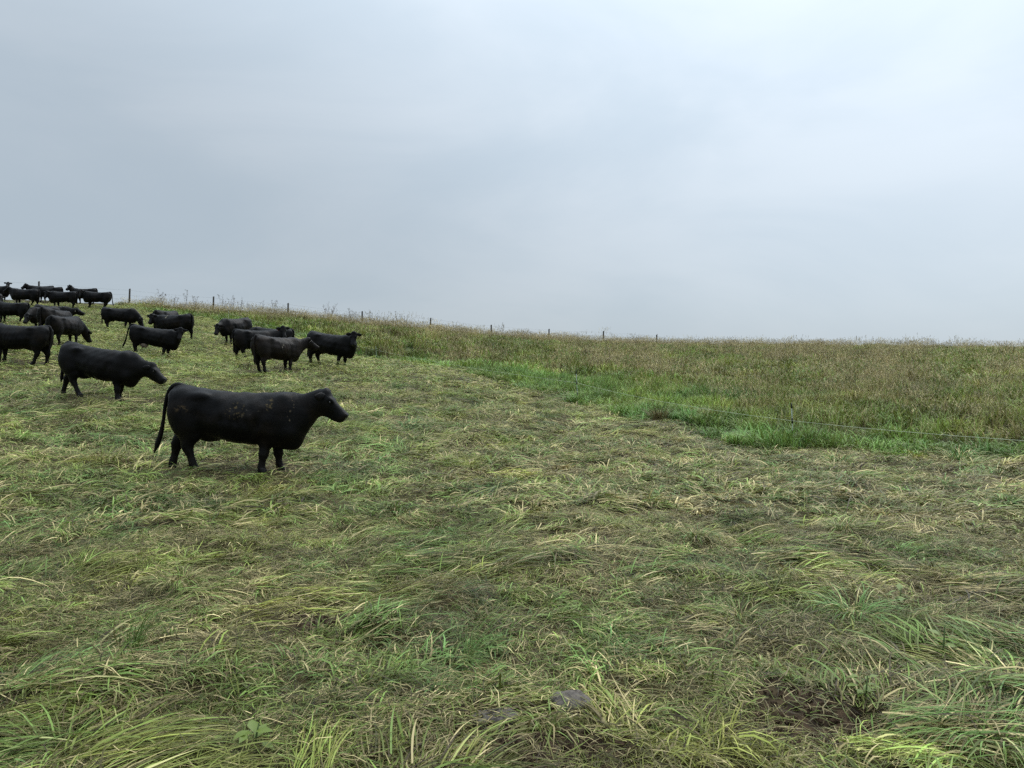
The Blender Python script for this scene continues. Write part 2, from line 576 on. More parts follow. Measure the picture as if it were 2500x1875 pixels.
def scatter(name, protos, pts, rotz, tilt, scl, dry, hue, val, label, cat='grass', idx=None):
    """Uncountable grass as one object: point mesh + instances of a few clump meshes."""
    hold = bpy.data.collections.new(name + '_clumps')
    for i, b in enumerate(protos):
        o = bpy.data.objects.new('%s_clump_%02d' % (name, i), b.mesh(name))
        hold.objects.link(o)
    n = len(pts)
    me = bpy.data.meshes.new(name)
    me.vertices.add(n)
    me.vertices.foreach_set('co', pts.astype(np.float32).reshape(-1))

    def fa(nm, typ, key, d):
        a = me.attributes.new(nm, typ, 'POINT'); a.data.foreach_set(key, d)
    if idx is None:
        idx = rng.integers(0, len(protos), n)
    rot = np.zeros((n, 3), np.float32)
    rot[:, 0] = tilt[:, 0]; rot[:, 1] = tilt[:, 1]; rot[:, 2] = rotz
    fa('rot', 'FLOAT_VECTOR', 'vector', rot.reshape(-1))
    fa('scl', 'FLOAT_VECTOR', 'vector', scl.astype(np.float32).reshape(-1))
    fa('idx', 'INT', 'value', idx.astype(np.int32))
    for nm, d in (('dry', dry), ('hue', hue), ('val', val)):
        fa(nm, 'FLOAT', 'value', np.asarray(d, np.float32))
    ob = bpy.data.objects.new(name, me)
    col.objects.link(ob)
    ng = bpy.data.node_groups.new(name, 'GeometryNodeTree')
    ng.interface.new_socket('Geometry', in_out='INPUT', socket_type='NodeSocketGeometry')
    ng.interface.new_socket('Geometry', in_out='OUTPUT', socket_type='NodeSocketGeometry')
    gi = ng.nodes.new('NodeGroupInput'); go = ng.nodes.new('NodeGroupOutput')
    iop = ng.nodes.new('GeometryNodeInstanceOnPoints')
    ci = ng.nodes.new('GeometryNodeCollectionInfo')
    ci.inputs['Collection'].default_value = hold
    ci.inputs['Separate Children'].default_value = True
    ci.inputs['Reset Children'].default_value = True

    def na(nm, typ):
        q = ng.nodes.new('GeometryNodeInputNamedAttribute'); q.data_type = typ; q.inputs['Name'].default_value = nm
        return q.outputs['Attribute']
    e2r = ng.nodes.new('FunctionNodeEulerToRotation')
    ng.links.new(na('rot', 'FLOAT_VECTOR'), e2r.inputs[0])
    ng.links.new(gi.outputs[0], iop.inputs['Points'])
    ng.links.new(ci.outputs[0], iop.inputs['Instance'])
    iop.inputs['Pick Instance'].default_value = True
    ng.links.new(na('idx', 'INT'), iop.inputs['Instance Index'])
    ng.links.new(e2r.outputs[0], iop.inputs['Rotation'])
    ng.links.new(na('scl', 'FLOAT_VECTOR'), iop.inputs['Scale'])
    ng.links.new(iop.outputs[0], go.inputs[0])
    md = ob.modifiers.new('grass', 'NODES'); md.node_group = ng
    tag(ob, label, cat, kind='stuff')
    return ob


HALF = R(40)


def cow_near(x, y):
    """Scaled distance to the nearest cow: the sward is trodden lower round their feet."""
    d = np.full(np.shape(x), 9.0)
    for u, v, Z in COW_SPOTS:
        p = at(u, v, Z)
        d = np.minimum(d, np.hypot((x - p[0]) / 1.25, (y - p[1]) / 0.9))
    return d



def fan(r0, r1, dens):
    """Random points in the fan seen from the camera, dens clumps per square metre."""
    n = int(HALF * (r1 * r1 - r0 * r0) * dens)
    a = rng.uniform(-HALF, HALF, n)
    r = np.sqrt(rng.uniform(r0 * r0, r1 * r1, n))
    return np.sin(a) * r, np.cos(a) * r


def slope_tilt(x, y, rz):
    """Tilt clumps with the small-scale ground so that they drape over mounds."""
    e = 0.12
    gx = (ground(x + e, y) - ground(x - e, y)) / (2 * e)
    gy = (ground(x, y + e) - ground(x, y - e)) / (2 * e)
    fw = gx * np.cos(rz) + gy * np.sin(rz)
    sd = -gx * np.sin(rz) + gy * np.cos(rz)
    return np.stack((np.arctan(sd), -np.arctan(fw)), -1)


def EDGE(x, y):
    return 0.5 * pnoise(x * 1.5, y * 1.5, 77) + 0.8 * pnoise(x * 0.5, y * 0.5, 79)


# pale tan patches in the uncut field (photo x, y, half width, half height) and dark hollows at its edge
TAN = []
for (u, v, ru, rv) in ((1690, 925, 140, 38), (2150, 985, 190, 45), (1110, 852, 90, 25), (2400, 960, 130, 40), (1480, 880, 110, 20), (1930, 880, 180, 18), (700, 815, 120, 12), (2250, 900, 150, 14)):
    cx, cy = hit(u, v); ex, _ = hit(u + ru, v); _, ey = hit(u, v - rv)
    TAN.append((cx, cy, ex - cx, ey - cy))
HOLLOW = []
for (u, v, ru) in ((2165, 1062, 80), (1700, 1050, 30), (2470, 1090, 60)):
    cx, cy = hit(u, v); ex, _ = hit(u + ru, v)
    HOLLOW.append((cx, cy, ex - cx, 0.45))


def tan_field(x, y):
    m = np.zeros(np.shape(x))
    for cx, cy, rx, ry in TAN:
        m = np.maximum(m, np.exp(-(((x - cx) / rx) ** 2 + ((y - cy) / max(ry, 1.5)) ** 2)))
    return m


def hollow_mask(x, y):
    m = np.zeros(np.shape(x))
    for cx, cy, rx, ry in HOLLOW:
        m = np.maximum(m, 1 - sstep(.6, 1.1, np.hypot((x - cx) / rx, (y - cy) / ry)))
    return m


def flow(x, y):
    return 0.5 + 2.6 * pnoise(x * 0.55, y * 0.55, 41) + 1.6 * pnoise(x * 1.3, y * 1.3, 43)


def lodged_fields(x, y):
    """dry share, hue (0 yellow green .. 1 blue green) and value over the trodden paddock."""
    u = 1250 + FPX * x / np.maximum(y, 1)
    right = sstep(600, 2100, u) * sstep(5, 10, y)
    dry = 0.31 + 0.2 * right + 0.32 * fbm(x * 0.7, y * 0.7, 51) + 0.30 * pnoise(x * 2.4, y * 2.4, 57)
    far = sstep(12, 30, y)
    dry = dry - 0.10 * far
    hue = 0.44 + 0.38 * fbm(x * 0.5, y * 0.5, 61) + 0.35 * pnoise(x * 2.1, y * 2.1, 67) - 0.17 * far
    val = 0.9 + 0.35 * fbm(x * 0.8, y * 0.8, 71) + 0.22 * pnoise(x * 2.5, y * 2.5, 73)
    return np.clip(dry, 0.03, 0.95), np.clip(hue, 0, 1), np.clip(val, 0.5, 1.7)


def lay(name, protos, x, y, label, s0=0.8, s1=1.2, flowmix=0.45, hz=(0.7, 1.3), lift=0.0, dd=0.0, vv=1.0, keep=None):
    ts = tall_side(x, y)
    k = ts < 0.15 + EDGE(x, y)
    k &= rng.random(len(x)) > soil_mask(x, y) * (1.0 if 'lodged' in name or 'tuft' in name else 0.55)
    if keep is not None:
        k &= keep
    x, y = x[k], y[k]
    z = ground(x, y) + lift - 0.07 * sstep(1.3, 0.9, cow_near(x, y))
    rz = flow(x, y) + rng.normal(0, flowmix, len(x))
    dry, hue, val = lodged_fields(x, y)
    n = len(x)
    sc = rng.uniform(s0, s1, n)
    scl = np.stack((sc, sc, sc * rng.uniform(hz[0], hz[1], n)), -1)
    return scatter(name, protos, np.stack((x, y, z), -1), rz, slope_tilt(x, y, rz), scl,
                   np.clip(dry + dd + rng.normal(0, .08, n), 0, 1), np.clip(hue + rng.normal(0, .1, n), 0, 1), val * vv * rng.uniform(.62, 1.5, n), label)


LODGED = 'flattened, trodden grass lying in swirls over the grazed paddock'
# near
pr = [proto_thatch(130, 0.15, 0.0054, 0.26) for _ in range(6)]
x, y = fan(2.3, 10, 30)
lay('thatch', pr, x, y, 'short broken straw matted between the flattened grass', dd=0.25, lift=-0.016, vv=0.72)
pr = ([proto_dome(54, random.uniform(0.15, 0.27), 0.0086, 0.10, 4, random.uniform(0.7, 1.8), 1.0) for _ in range(10)]
      + [proto_swath(60, random.uniform(0.32, 0.55), 0.0082, 0.14, random.uniform(0.05, 0.10), 5, random.uniform(0.15, 0.45)) for _ in range(8)])
x, y = fan(2.3, 10, 38)
m = fbm(x * 1.2, y * 1.2, 81)
k = m > -0.30
x, y = x[k], y[k]
# combed swaths keep together, tangled domes between them
comb = fbm(x * 0.75, y * 0.75, 83) + rng.normal(0, .14, len(x)) > 0.12
for sel, ps, fm in ((~comb, pr[:10], .8), (comb, pr[10:], .22)):
    lay('lodged_grass', ps, x[sel], y[sel], LODGED if fm < .5 else 'tangled clumps of short trodden grass between the combed swirls', flowmix=fm, s0=.7, s1=1.25)
# middle
pr = [proto_thatch(90, 0.2, 0.010, 0.45) for _ in range(5)]
x, y = fan(10, 27, 10)
lay('thatch', pr, x, y, 'short broken straw matted between the flattened grass further up the slope', dd=0.12, vv=0.85, lift=-.012)
pr = ([proto_dome(46, random.uniform(0.24, 0.38), 0.016, 0.14, 4, random.uniform(0.7, 1.6), 1.1) for _ in range(8)]
      + [proto_swath(50, random.uniform(0.32, 0.52), 0.014, 0.24, random.uniform(0.05, 0.10), 4, random.uniform(0.25, .6)) for _ in range(8)])
x, y = fan(10, 27, 13)
k = fbm(x * 1.0, y * 1.0, 81) > -0.33
lay('lodged_grass', pr, x, y, LODGED + ' half way up the slope', keep=k, flowmix=.5, s0=.7, s1=1.3)
# far
pr = [proto_thatch(76, 0.3, 0.02, 0.85) for _ in range(4)]
x, y = fan(27, 74, 2.0)
lay('thatch', pr, x, y, 'matted grass round the far cows', vv=0.95)
pr = ([proto_dome(60, random.uniform(0.26, 0.36), 0.024, 0.42, 3, 1.4, .9) for _ in range(6)]
      + [proto_swath(60, random.uniform(0.28, 0.4), 0.022, 0.66, random.uniform(0.04, 0.08), 3, 0.9) for _ in range(6)])
x, y = fan(27, 74, 4.0)
lay('lodged_grass', pr, x, y, LODGED + ' round the far cows', flowmix=.6)


def tall_fields(x, y):
    ts = tall_side(x, y)
    wide = 2.2 + 4.4 * sstep(22, 28, y) * sstep(47, 38, y)
    lush = (1 - sstep(wide * .5, wide * 1.2, ts + 1.5 * fbm(x * 0.45, y * 0.35, 91))) * (1 - 0.4 * sstep(45, 60, y))
    u = np.clip(1250 + FPX * x / np.maximum(y, 1), -600, 3100)
    zr = np.interp(u, RIDGE_U, RIDGE_Z)
    ridge = sstep(16, 5, zr - y)
    brown = np.clip(-0.12 + 0.75 * tan_field(x, y) + 0.8 * fbm(x * 0.16, y * 0.10, 95) + 0.35 * fbm(x * 0.6, y * 0.4, 99) + 1.0 * ridge * sstep(3000, 1300, u) - 1.1 * lush, 0, 1)
    return ts, lush, brown, ridge, zr


def stand(name, protos, x, y, label, pick, hz=(0.8, 1.2), s=(0.85, 1.2), vv=1.0, dd=0.0, dh=0.0):
    ts, lush, brown, ridge, zr = tall_fields(x, y)
    k = (ts > 0.1 + EDGE(x, y)) & (y < zr + 4)
    k &= rng.random(len(x)) > hollow_mask(x, y)
    k &= rng.random(len(x)) < pick(lush, brown, ridge)
    x, y, lush, brown, ts, ridge = x[k], y[k], lush[k], brown[k], ts[k], ridge[k]
    n = len(x)
    z = ground(x, y)
    hmul = (0.66 + 0.25 * sstep(0, 2.5, ts) + 0.5 * fbm(x * 0.45, y * 0.45, 103)) * (1 - .42 * ridge)
    sc = rng.uniform(s[0], s[1], n)
    scl = np.stack((sc, sc, sc * np.clip(hmul, .45, 1.3) * rng.uniform(hz[0], hz[1], n)), -1)
    dry = np.clip(0.08 + 0.6 * brown - 0.2 * lush + dd + rng.normal(0, .08, n), 0.0, 1)
    hue = np.clip(0.36 + 0.27 * lush + dh + 0.3 * fbm(x * 0.3, y * 0.3, 107) + rng.normal(0, .1, n), 0, 1)
    val = np.clip(0.86 + 0.38 * lush + 0.45 * fbm(x * 0.4, y * 0.4, 109), .45, 1.8) * vv * rng.uniform(.7, 1.3, n)
    tilt = rng.normal(0, .1, (n, 2))
    return scatter(name, protos, np.stack((x, y, z), -1), rng.uniform(0, 6.28, n), tilt, scl, dry, hue, val, label)


pr = [proto_leafy(64, 0.48, 0.021, 0.26, 4) for _ in range(8)]
x, y = fan(13, 36, 10)
stand('tall_grass', pr, x, y, 'uncut green grass growing beyond the electric fence', lambda l, b, r: 0.6 + 0.4 * l)
pr = [proto_leafy(16, 0.4, 0.010, 0.30, 3, stems=18, stem_h=0.72, sw=0.005) for _ in range(8)]
x, y = fan(13, 36, 6.0)
stand('seeding_grass', pr, x, y, 'brown seed heads over the uncut grass beyond the electric fence', lambda l, b, r: np.clip(b, 0.06, 1) * (1 - .9 * l))
pr = [proto_leafy(60, 0.55, 0.05, 0.5, 3) for _ in range(6)]
x, y = fan(36, 96, 2.6)
stand('tall_grass', pr, x, y, 'uncut green grass on the slope below the ridge', lambda l, b, r: 0.7 + 0.3 * l)
pr = [proto_leafy(10, 0.4, 0.018, 0.55, 2, stems=20, stem_h=0.74, head=.17, sw=0.009) for _ in range(6)]
x, y = fan(36, 97, 2.9)
stand('seeding_grass', pr, x, y, 'brown seed heads over the uncut grass up to the ridge', lambda l, b, r: np.clip(b + .1 * r, 0.06, 1) * (1 - .8 * l))

# ------------------------------------------------------------------ cows
def fur_material():
    mt, nt = new_mat('black_fur')
    b = N(nt, 'ShaderNodeBsdfPrincipled'); o = N(nt, 'ShaderNodeOutputMaterial')
    a = N(nt, 'ShaderNodeAttribute'); a.attribute_name = 'fur'
    tcn = N(nt, 'ShaderNodeTexCoord')
    mpn = N(nt, 'ShaderNodeMapping'); mpn.inputs['Scale'].default_value = (0.6, 1.0, 0.35)
    nt.links.new(tcn.outputs['Object'], mpn.inputs[0])
    n1 = N(nt, 'ShaderNodeTexNoise'); n1.inputs['Scale'].default_value = 70; n1.inputs['Detail'].default_value = 4
    nt.links.new(mpn.outputs[0], n1.inputs['Vector'])
    n2 = N(nt, 'ShaderNodeTexNoise'); n2.inputs['Scale'].default_value = 4; n2.inputs['Detail'].default_value = 5
    nt.links.new(tcn.outputs['Object'], n2.inputs['Vector'])
    f = math_node(nt, 'MULTIPLY', map_range(nt, n1.outputs[0], .3, .7, .6, 1.5), map_range(nt, n2.outputs[0], .3, .7, .65, 1.45))
    cc = N(nt, 'ShaderNodeCombineColor')
    for i in range(3):
        nt.links.new(f, cc.inputs[i])
    c = mix_rgb(nt, 1.0, a.outputs['Color'], cc.outputs[0], 'MULTIPLY')
    nt.links.new(c, b.inputs['Base Color'])
    nt.links.new(a.outputs['Alpha'], b.inputs['Roughness'])
    b.inputs['Specular IOR Level'].default_value = 0.11
    b.inputs['Sheen Weight'].default_value = 0.006
    b.inputs['Sheen Roughness'].default_value = 0.5
    b.inputs['Sheen Tint'].default_value = (0.75, 0.8, 1.0, 1)
    bn = N(nt, 'ShaderNodeBump'); bn.inputs['Strength'].default_value = 0.5; bn.inputs['Distance'].default_value = 0.012
    nt.links.new(n1.outputs[0], bn.inputs['Height']); nt.links.new(bn.outputs[0], b.inputs['Normal'])
    nt.links.new(b.outputs[0], o.inputs[0])
    return mt


FUR = fur_material()
HOOF = mat_simple('hoof_horn', (0.009, 0.008, 0.007), 0.6, 0.25, 0.4, 30)
EYE_M = mat_simple('eye_glossy', (0.006, 0.005, 0.005), 0.08, 0.6)
TAG_W = mat_simple('tag_cream', (0.72, 0.68, 0.55), 0.45, 0.4, 0.1, 40)
TAG_O = mat_simple('tag_orange', (0.55, 0.10, 0.035), 0.45, 0.4, 0.1, 40)
UDDER = mat_simple('udder_skin', (0.24, 0.19, 0.16), 0.7, 0.25, 0.25, 14)

NR = 20


def ring(c, ax_u, ax_v, hu, hv, n=2.2, top=1.0):
    """Closed super-ellipse: hu along ax_u (side), hv along ax_v (up)."""
    out = []
    for k in range(NR):
        t = 2 * math.pi * k / NR
        ct, st = math.cos(t), math.sin(t)
        a = math.copysign(abs(ct) ** (2 / n), ct) * hu
        b = math.copysign(abs(st) ** (2 / n), st) * hv
        if st > 0:
            a *= 1 - (1 - top) * st ** 2
        out.append(Vector(c) + ax_u * a + ax_v * b)
    return out


def loft(bm, rings):
    vs = [[bm.verts.new(p) for p in r] for r in rings]
    fs = []
    for a, b in zip(vs[:-1], vs[1:]):
        for k in range(NR):
            fs.append(bm.faces.new((a[k], a[(k + 1) % NR], b[(k + 1) % NR], b[k])))
    fs.append(bm.faces.new(list(reversed(vs[0]))))
    fs.append(bm.faces.new(vs[-1]))
    bmesh.ops.recalc_face_normals(bm, faces=fs)


def tube(bm, pts, radii, flat=None, up=Vector((0, 1, 0))):
    """Tapered limb through pts; radii may be (side, along) pairs."""
    pts = [Vector(p) for p in pts]
    rings = []
    for i, p in enumerate(pts):
        d = (pts[min(i + 1, len(pts) - 1)] - pts[max(i - 1, 0)]).normalized()
        s = up - d * up.dot(d)
        s.normalize()
        f = d.cross(s)
        r = radii[i]
        ru, rv = r if isinstance(r, tuple) else (r, r)
        rings.append(ring(p, s, f, ru, rv, 2.0))
    # round the ends
    d0 = (pts[0] - pts[1]).normalized(); d1 = (pts[-1] - pts[-2]).normalized()

    def cap(rg, c, d, r, sgn):
        return [c + (q - c) * 0.6 + d * r * 0.45 for q in rg]
    r0 = radii[0][1] if isinstance(radii[0], tuple) else radii[0]
    r1 = radii[-1][1] if isinstance(radii[-1], tuple) else radii[-1]
    rings = [cap(rings[0], pts[0], d0, r0, 1)] + rings + [cap(rings[-1], pts[-1], d1, r1, 1)]
    loft(bm, rings)


def ball(bm, c, r, rot=None):
    m = Matrix.Translation(c)
    if rot:
        m = m @ rot
    m = m @ Matrix.Diagonal((*r, 1))
    bmesh.ops.create_uvsphere(bm, u_segments=14, v_segments=10, radius=1.0, matrix=m)


def catmull(P, n):
    P = [P[0] * 2 - P[1]] + P + [P[-1] * 2 - P[-2]]
    out = []
    for i in range(1, len(P) - 2):
        for k in range(n):
            t = k / n
            a, b, c, d = P[i - 1], P[i], P[i + 1], P[i + 2]
            out.append(0.5 * ((2 * b) + (c - a) * t + (2 * a - 5 * b + 4 * c - d) * t * t + (3 * b - a - 3 * c + d) * t ** 3))
    out.append(P[-2])
    return out


X_, Y_, Z_ = Vector((1, 0, 0)), Vector((0, 1, 0)), Vector((0, 0, 1))
TORSO = np.array([  # x, top, bottom, half width, height of the widest line, squareness
    (-1.12, 1.19, 0.98, 0.10, 1.08, 2.2), (-1.095, 1.29, 0.84, 0.19, 1.07, 2.4), (-1.02, 1.352, 0.72, 0.25, 1.08, 2.7), (-0.88, 1.382, 0.64, 0.285, 1.08, 2.8), (-0.72, 1.368, 0.60, 0.31, 1.07, 2.8),
    (-0.55, 1.345, 0.60, 0.335, 1.02, 2.6), (-0.30, 1.318, 0.535, 0.375, 0.90, 2.35), (-0.05, 1.303, 0.475, 0.405, 0.84, 2.25), (0.20, 1.298, 0.455, 0.40, 0.84, 2.25), (0.42, 1.297, 0.46, 0.365, 0.85, 2.25),
    (0.60, 1.30, 0.42, 0.325, 0.85, 2.2), (0.76, 1.292, 0.41, 0.28, 0.82, 2.1), (0.90, 1.26, 0.45, 0.225, 0.82, 2.0), (1.00, 1.18, 0.56, 0.17, 0.84, 2.0), (1.07, 1.06, 0.70, 0.11, 0.87, 2.0)])
HEAD = np.array([  # along the face, drop of the top line, depth, half width
    (-0.05, 0.07, 0.16, 0.07), (-0.02, 0.02, 0.26, 0.10), (0.04, 0.0, 0.315, 0.125), (0.11, 0.004, 0.345, 0.134), (0.18, 0.012, 0.345, 0.128), (0.26, 0.022, 0.318, 0.108),
    (0.34, 0.024, 0.285, 0.094), (0.42, 0.022, 0.26, 0.092), (0.48, 0.020, 0.236, 0.098), (0.53, 0.028, 0.20, 0.094), (0.56, 0.050, 0.14, 0.074)])


def smin(a, b, k):
    h = np.clip(0.5 + 0.5 * (b - a) / k, 0, 1)
    return b + (a - b) * h - k * h * (1 - h)


def cub(x, xs, ys):
    """Monotone-ish cubic interpolation of a profile table."""
    m = np.gradient(ys, xs)
    i = np.clip(np.searchsorted(xs, x) - 1, 0, len(xs) - 2)
    h = xs[i + 1] - xs[i]; t = np.clip((x - xs[i]) / h, 0, 1)
    t2, t3 = t * t, t * t * t
    return (2 * t3 - 3 * t2 + 1) * ys[i] + (t3 - 2 * t2 + t) * h * m[i] + (-2 * t3 + 3 * t2) * ys[i + 1] + (t3 - t2) * h * m[i + 1]


def sd_limb(P, pts, rad, flat=1.0):
    """Chain of tapered capsules; flat > 1 squeezes it sideways (y)."""
    f = None
    for (a, ra), (b, rb) in zip(zip(pts[:-1], rad[:-1]), zip(pts[1:], rad[1:])):
        a = np.array(a, np.float32); b = np.array(b, np.float32)
        d = b - a
        q = [P[i] - a[i] for i in range(3)]
        t = np.clip((q[0] * d[0] + q[1] * d[1] + q[2] * d[2]) / float(d @ d), 0, 1)
        dist = np.sqrt((q[0] - t * d[0]) ** 2 + ((q[1] - t * d[1]) * flat) ** 2 + (q[2] - t * d[2]) ** 2) - (ra + (rb - ra) * t)
        f = dist if f is None else np.minimum(f, dist)
    return f


def sd_ell(P, c, r, rot=0.0):
    dx, dy, dz = P[0] - c[0], P[1] - c[1], P[2] - c[2]
    if rot:
        cs, sn = math.cos(rot), math.sin(rot)
        dx, dz = cs * dx - sn * dz, sn * dx + cs * dz
    return (np.sqrt((dx / r[0]) ** 2 + (dy / r[1]) ** 2 + (dz / r[2]) ** 2) - 1) * min(r)


def surface_nets(F, org, h):
    ins = F < 0
    nx, ny, nz = F.shape
    offs = [(i, j, k) for i in (0, 1) for j in (0, 1) for k in (0, 1)]
    C = np.stack([ins[i:nx - 1 + i, j:ny - 1 + j, k:nz - 1 + k] for i, j, k in offs])
    cnt = C.sum(0)
    act = (cnt > 0) & (cnt < 8)
    I, J, K = np.nonzero(act)
    V = np.zeros((len(I), 3)); W = np.zeros(len(I))
    vals = {o: F[I + o[0], J + o[1], K + o[2]] for o in offs}
    for o in offs:
        for ax in range(3):
            if o[ax]:
                continue
            o2 = list(o); o2[ax] = 1; o2 = tuple(o2)
            a, b = vals[o], vals[o2]
            m = (a < 0) != (b < 0)
            t = np.where(m, a / np.where(m, a - b, 1), 0)
            p = np.array(o, float)[None].repeat(len(I), 0); p[:, ax] = t
            V += p * m[:, None]; W += m
    V = V / W[:, None] + np.stack((I, J, K), -1)
    ids = -np.ones(act.shape, np.int64); ids[I, J, K] = np.arange(len(I))
    faces = []
    for ax in range(3):
        a1, a2 = [(1, 2), (2, 0), (0, 1)][ax]
        sl0 = [slice(None)] * 3; sl1 = [slice(None)] * 3
        sl0[ax] = slice(0, -1); sl1[ax] = slice(1, None)
        ch = ins[tuple(sl0)] != ins[tuple(sl1)]
        e = np.stack(np.nonzero(ch), -1)
        ok = (e[:, a1] > 0) & (e[:, a2] > 0) & (e[:, a1] < F.shape[a1] - 1) & (e[:, a2] < F.shape[a2] - 1)
        e = e[ok]

        def cid(d1, d2):
            q = e.copy(); q[:, a1] += d1; q[:, a2] += d2
            return ids[q[:, 0], q[:, 1], q[:, 2]]
        quad = np.stack((cid(-1, -1), cid(0, -1), cid(0, 0), cid(-1, 0)), -1)
        flip = ~ins[e[:, 0], e[:, 1], e[:, 2]]
        quad[flip] = quad[flip][:, ::-1]
        faces.append(quad)
    Fc = np.concatenate(faces)
    Fc = Fc[(Fc >= 0).all(1)]
    # relax once or twice
    E = np.concatenate([Fc[:, [i, (i + 1) % 4]] for i in range(4)])
    for _ in range(2):
        S = np.zeros_like(V); n = np.zeros(len(V))
        np.add.at(S, E[:, 0], V[E[:, 1]]); np.add.at(n, E[:, 0], 1)
        V = V * 0.5 + 0.5 * S / np.maximum(n, 1)[:, None]
    return V * h + np.array(org), Fc


LEG_PTS = {'f': [(0.60, 0.90), (0.53, 0.66), (0.48, 0.52), (0.475, 0.37), (0.47, 0.31), (0.46, 0.20), (0.455, 0.11), (0.475, 0.05)],
           'h': [(-0.85, 0.96), (-0.81, 0.77), (-0.80, 0.63), (-0.85, 0.49), (-0.87, 0.42), (-0.83, 0.25), (-0.81, 0.12), (-0.785, 0.05)]}
LEG_R = {'f': [0.18, 0.16, 0.115, 0.080, 0.084, 0.055, 0.065, 0.068], 'h': [0.255, 0.245, 0.185, 0.115, 0.098, 0.060, 0.069, 0.072]}
LEG_Y = {'f': 0.16, 'h': 0.17}


def cow_mesh(pose, vox, fat=1.0):
    """One continuous body. pose: poll=(x,y,z), yaw, pitch of the face (degrees down), legs = four (dx, lift), tail."""
    poll = Vector(pose['poll'])
    yaw, pit = R(pose['yaw']), R(pose['pitch'])
    a = Vector((math.cos(yaw) * math.cos(pit), math.sin(yaw) * math.cos(pit), -math.sin(pit)))
    side = Vector((-math.sin(yaw), math.cos(yaw), 0))
    up = Vector((math.cos(yaw) * math.sin(pit), math.sin(yaw) * math.sin(pit), math.cos(pit)))
    nose_p = poll + a * 0.55 - up * 0.2
    nose_q = poll + a * 0.55 + up * 0.05
    lo = [-1.25, -0.62, -0.03]; hi = [1.2, 0.62, 1.5]
    for q in (nose_p, nose_q, poll + up * .06, poll - a * .1, poll + side * .2, poll - side * .2):
        for i in range(3):
            lo[i] = min(lo[i], q[i] - 0.08); hi[i] = max(hi[i], q[i] + 0.08)
    ax = [np.arange(lo[i], hi[i] + vox, vox, dtype=np.float32) for i in range(3)]
    P = np.meshgrid(*ax, indexing='ij')
    X, Y, Z = P
    # trunk
    xs = TORSO[:, 0].astype(np.float32)
    x1 = np.clip(ax[0], xs[0], xs[-1])
    tp, bt, hw, wl, ex = [cub(x1, xs, TORSO[:, i]).astype(np.float32)[:, None, None] for i in range(1, 6)]
    bt = tp - (tp - bt) * (1 + (fat - 1) * 0.5); hw = hw * fat
    h = np.where(Z > wl, tp - wl, wl - bt)
    yy = np.abs(Y) / hw * (1 + 0.10 * sstep(0.3, 1.0, (Z - wl) / (tp - wl)))
    rho = (yy ** ex + (np.abs(Z - wl) / h) ** ex) ** (1 / ex)
    f = (rho - 1) * np.minimum(hw, h) * 0.85
    dx = (ax[0] - x1)[:, None, None]
    f = np.where(np.abs(dx) > 0, np.sqrt(np.maximum(f, 0) ** 2 + dx ** 2) + np.minimum(f, 0) * 0, f)
    # ribs and folds under the hide
    f = f + 0.0045 * np.sin(X * 48 + (Z - .9) * 14) * sstep(-.45, -.2, X) * sstep(.5, .3, X) * sstep(.6, .75, Z) * sstep(1.2, 1.0, Z)
    f = f + 0.006 * (np.sin(X * 11 + Z * 17 + pose.get('seed', 1)) * np.sin(Z * 13 - X * 7) + .6 * np.sin(X * 23 - Z * 9 + 2) * np.sin(Y * 19 + Z * 11))
    # hook and pin bones, shoulder, thigh, hollow flank
    for s in (-1, 1):
        f = smin(f, sd_ell(P, (-0.56, s * 0.26, 1.24), (0.10, 0.055, 0.05)), 0.08)
        f = smin(f, sd_ell(P, (-1.06, s * 0.125, 1.22), (0.07, 0.06, 0.07)), 0.07)
        f = smin(f, sd_ell(P, (0.64, s * 0.195, 0.90), (0.16, 0.10, 0.36), R(14)), 0.09)
        f = smin(f, sd_ell(P, (0.80, s * 0.185, 0.68), (0.13, 0.10, 0.13)), 0.07)
        f = smin(f, sd_ell(P, (-0.86, s * 0.185, 0.92), (0.235, 0.135, 0.34), R(-10)), 0.08)
        f = -smin(-f, sd_ell(P, (0.33, s * 0.455, 0.72), (0.07, 0.11, 0.26), R(14)), 0.07)
        hollow = sd_ell(P, (-0.38, s * 0.475, 1.10), (0.16, 0.12, 0.15))
        f = -smin(-f, hollow, 0.10)
    f = smin(f, sd_ell(P, (-0.95, 0, 1.355), (0.13, 0.07, 0.05)), 0.06)
    f = smin(f, sd_ell(P, (-0.50, 0, 0.60), (0.20, 0.13, 0.12)), 0.08)
    f = smin(f, sd_ell(P, (0.84, 0, 0.55), (0.15, 0.10, 0.15)), 0.10)
    hoofs = []
    for i, (kind, s) in enumerate((('f', 1), ('f', -1), ('h', 1), ('h', -1))):
        ddx, lift = pose['legs'][i]
        pts = []
        top = LEG_PTS[kind][0][1]
        for (px, pz) in LEG_PTS[kind]:
            k = 1 - pz / top
            pts.append((px + ddx * k, s * (LEG_Y[kind] + 0.025 * k), pz + lift * k * k))
        g = sd_limb(P, pts[:4], LEG_R[kind][:4], 1.55)
        g = smin(g, sd_limb(P, pts[3:], LEG_R[kind][3:], 1.25), 0.02)
        f = smin(f, g, 0.055)
        hoofs.append(Vector(pts[-1]))
    # neck
    end = poll - up * 0.15 + a * 0.06
    low = poll.z < 0.95
    base = Vector((0.72, 0, 0.90))
    mid = base.lerp(end, 0.5) + Vector((0.05, 0, 0.0 if not low else 0.07))
    path = catmull([base, base.lerp(mid, .5) + Vector((0.05, 0, 0.0)), mid, end], 4)
    g = None
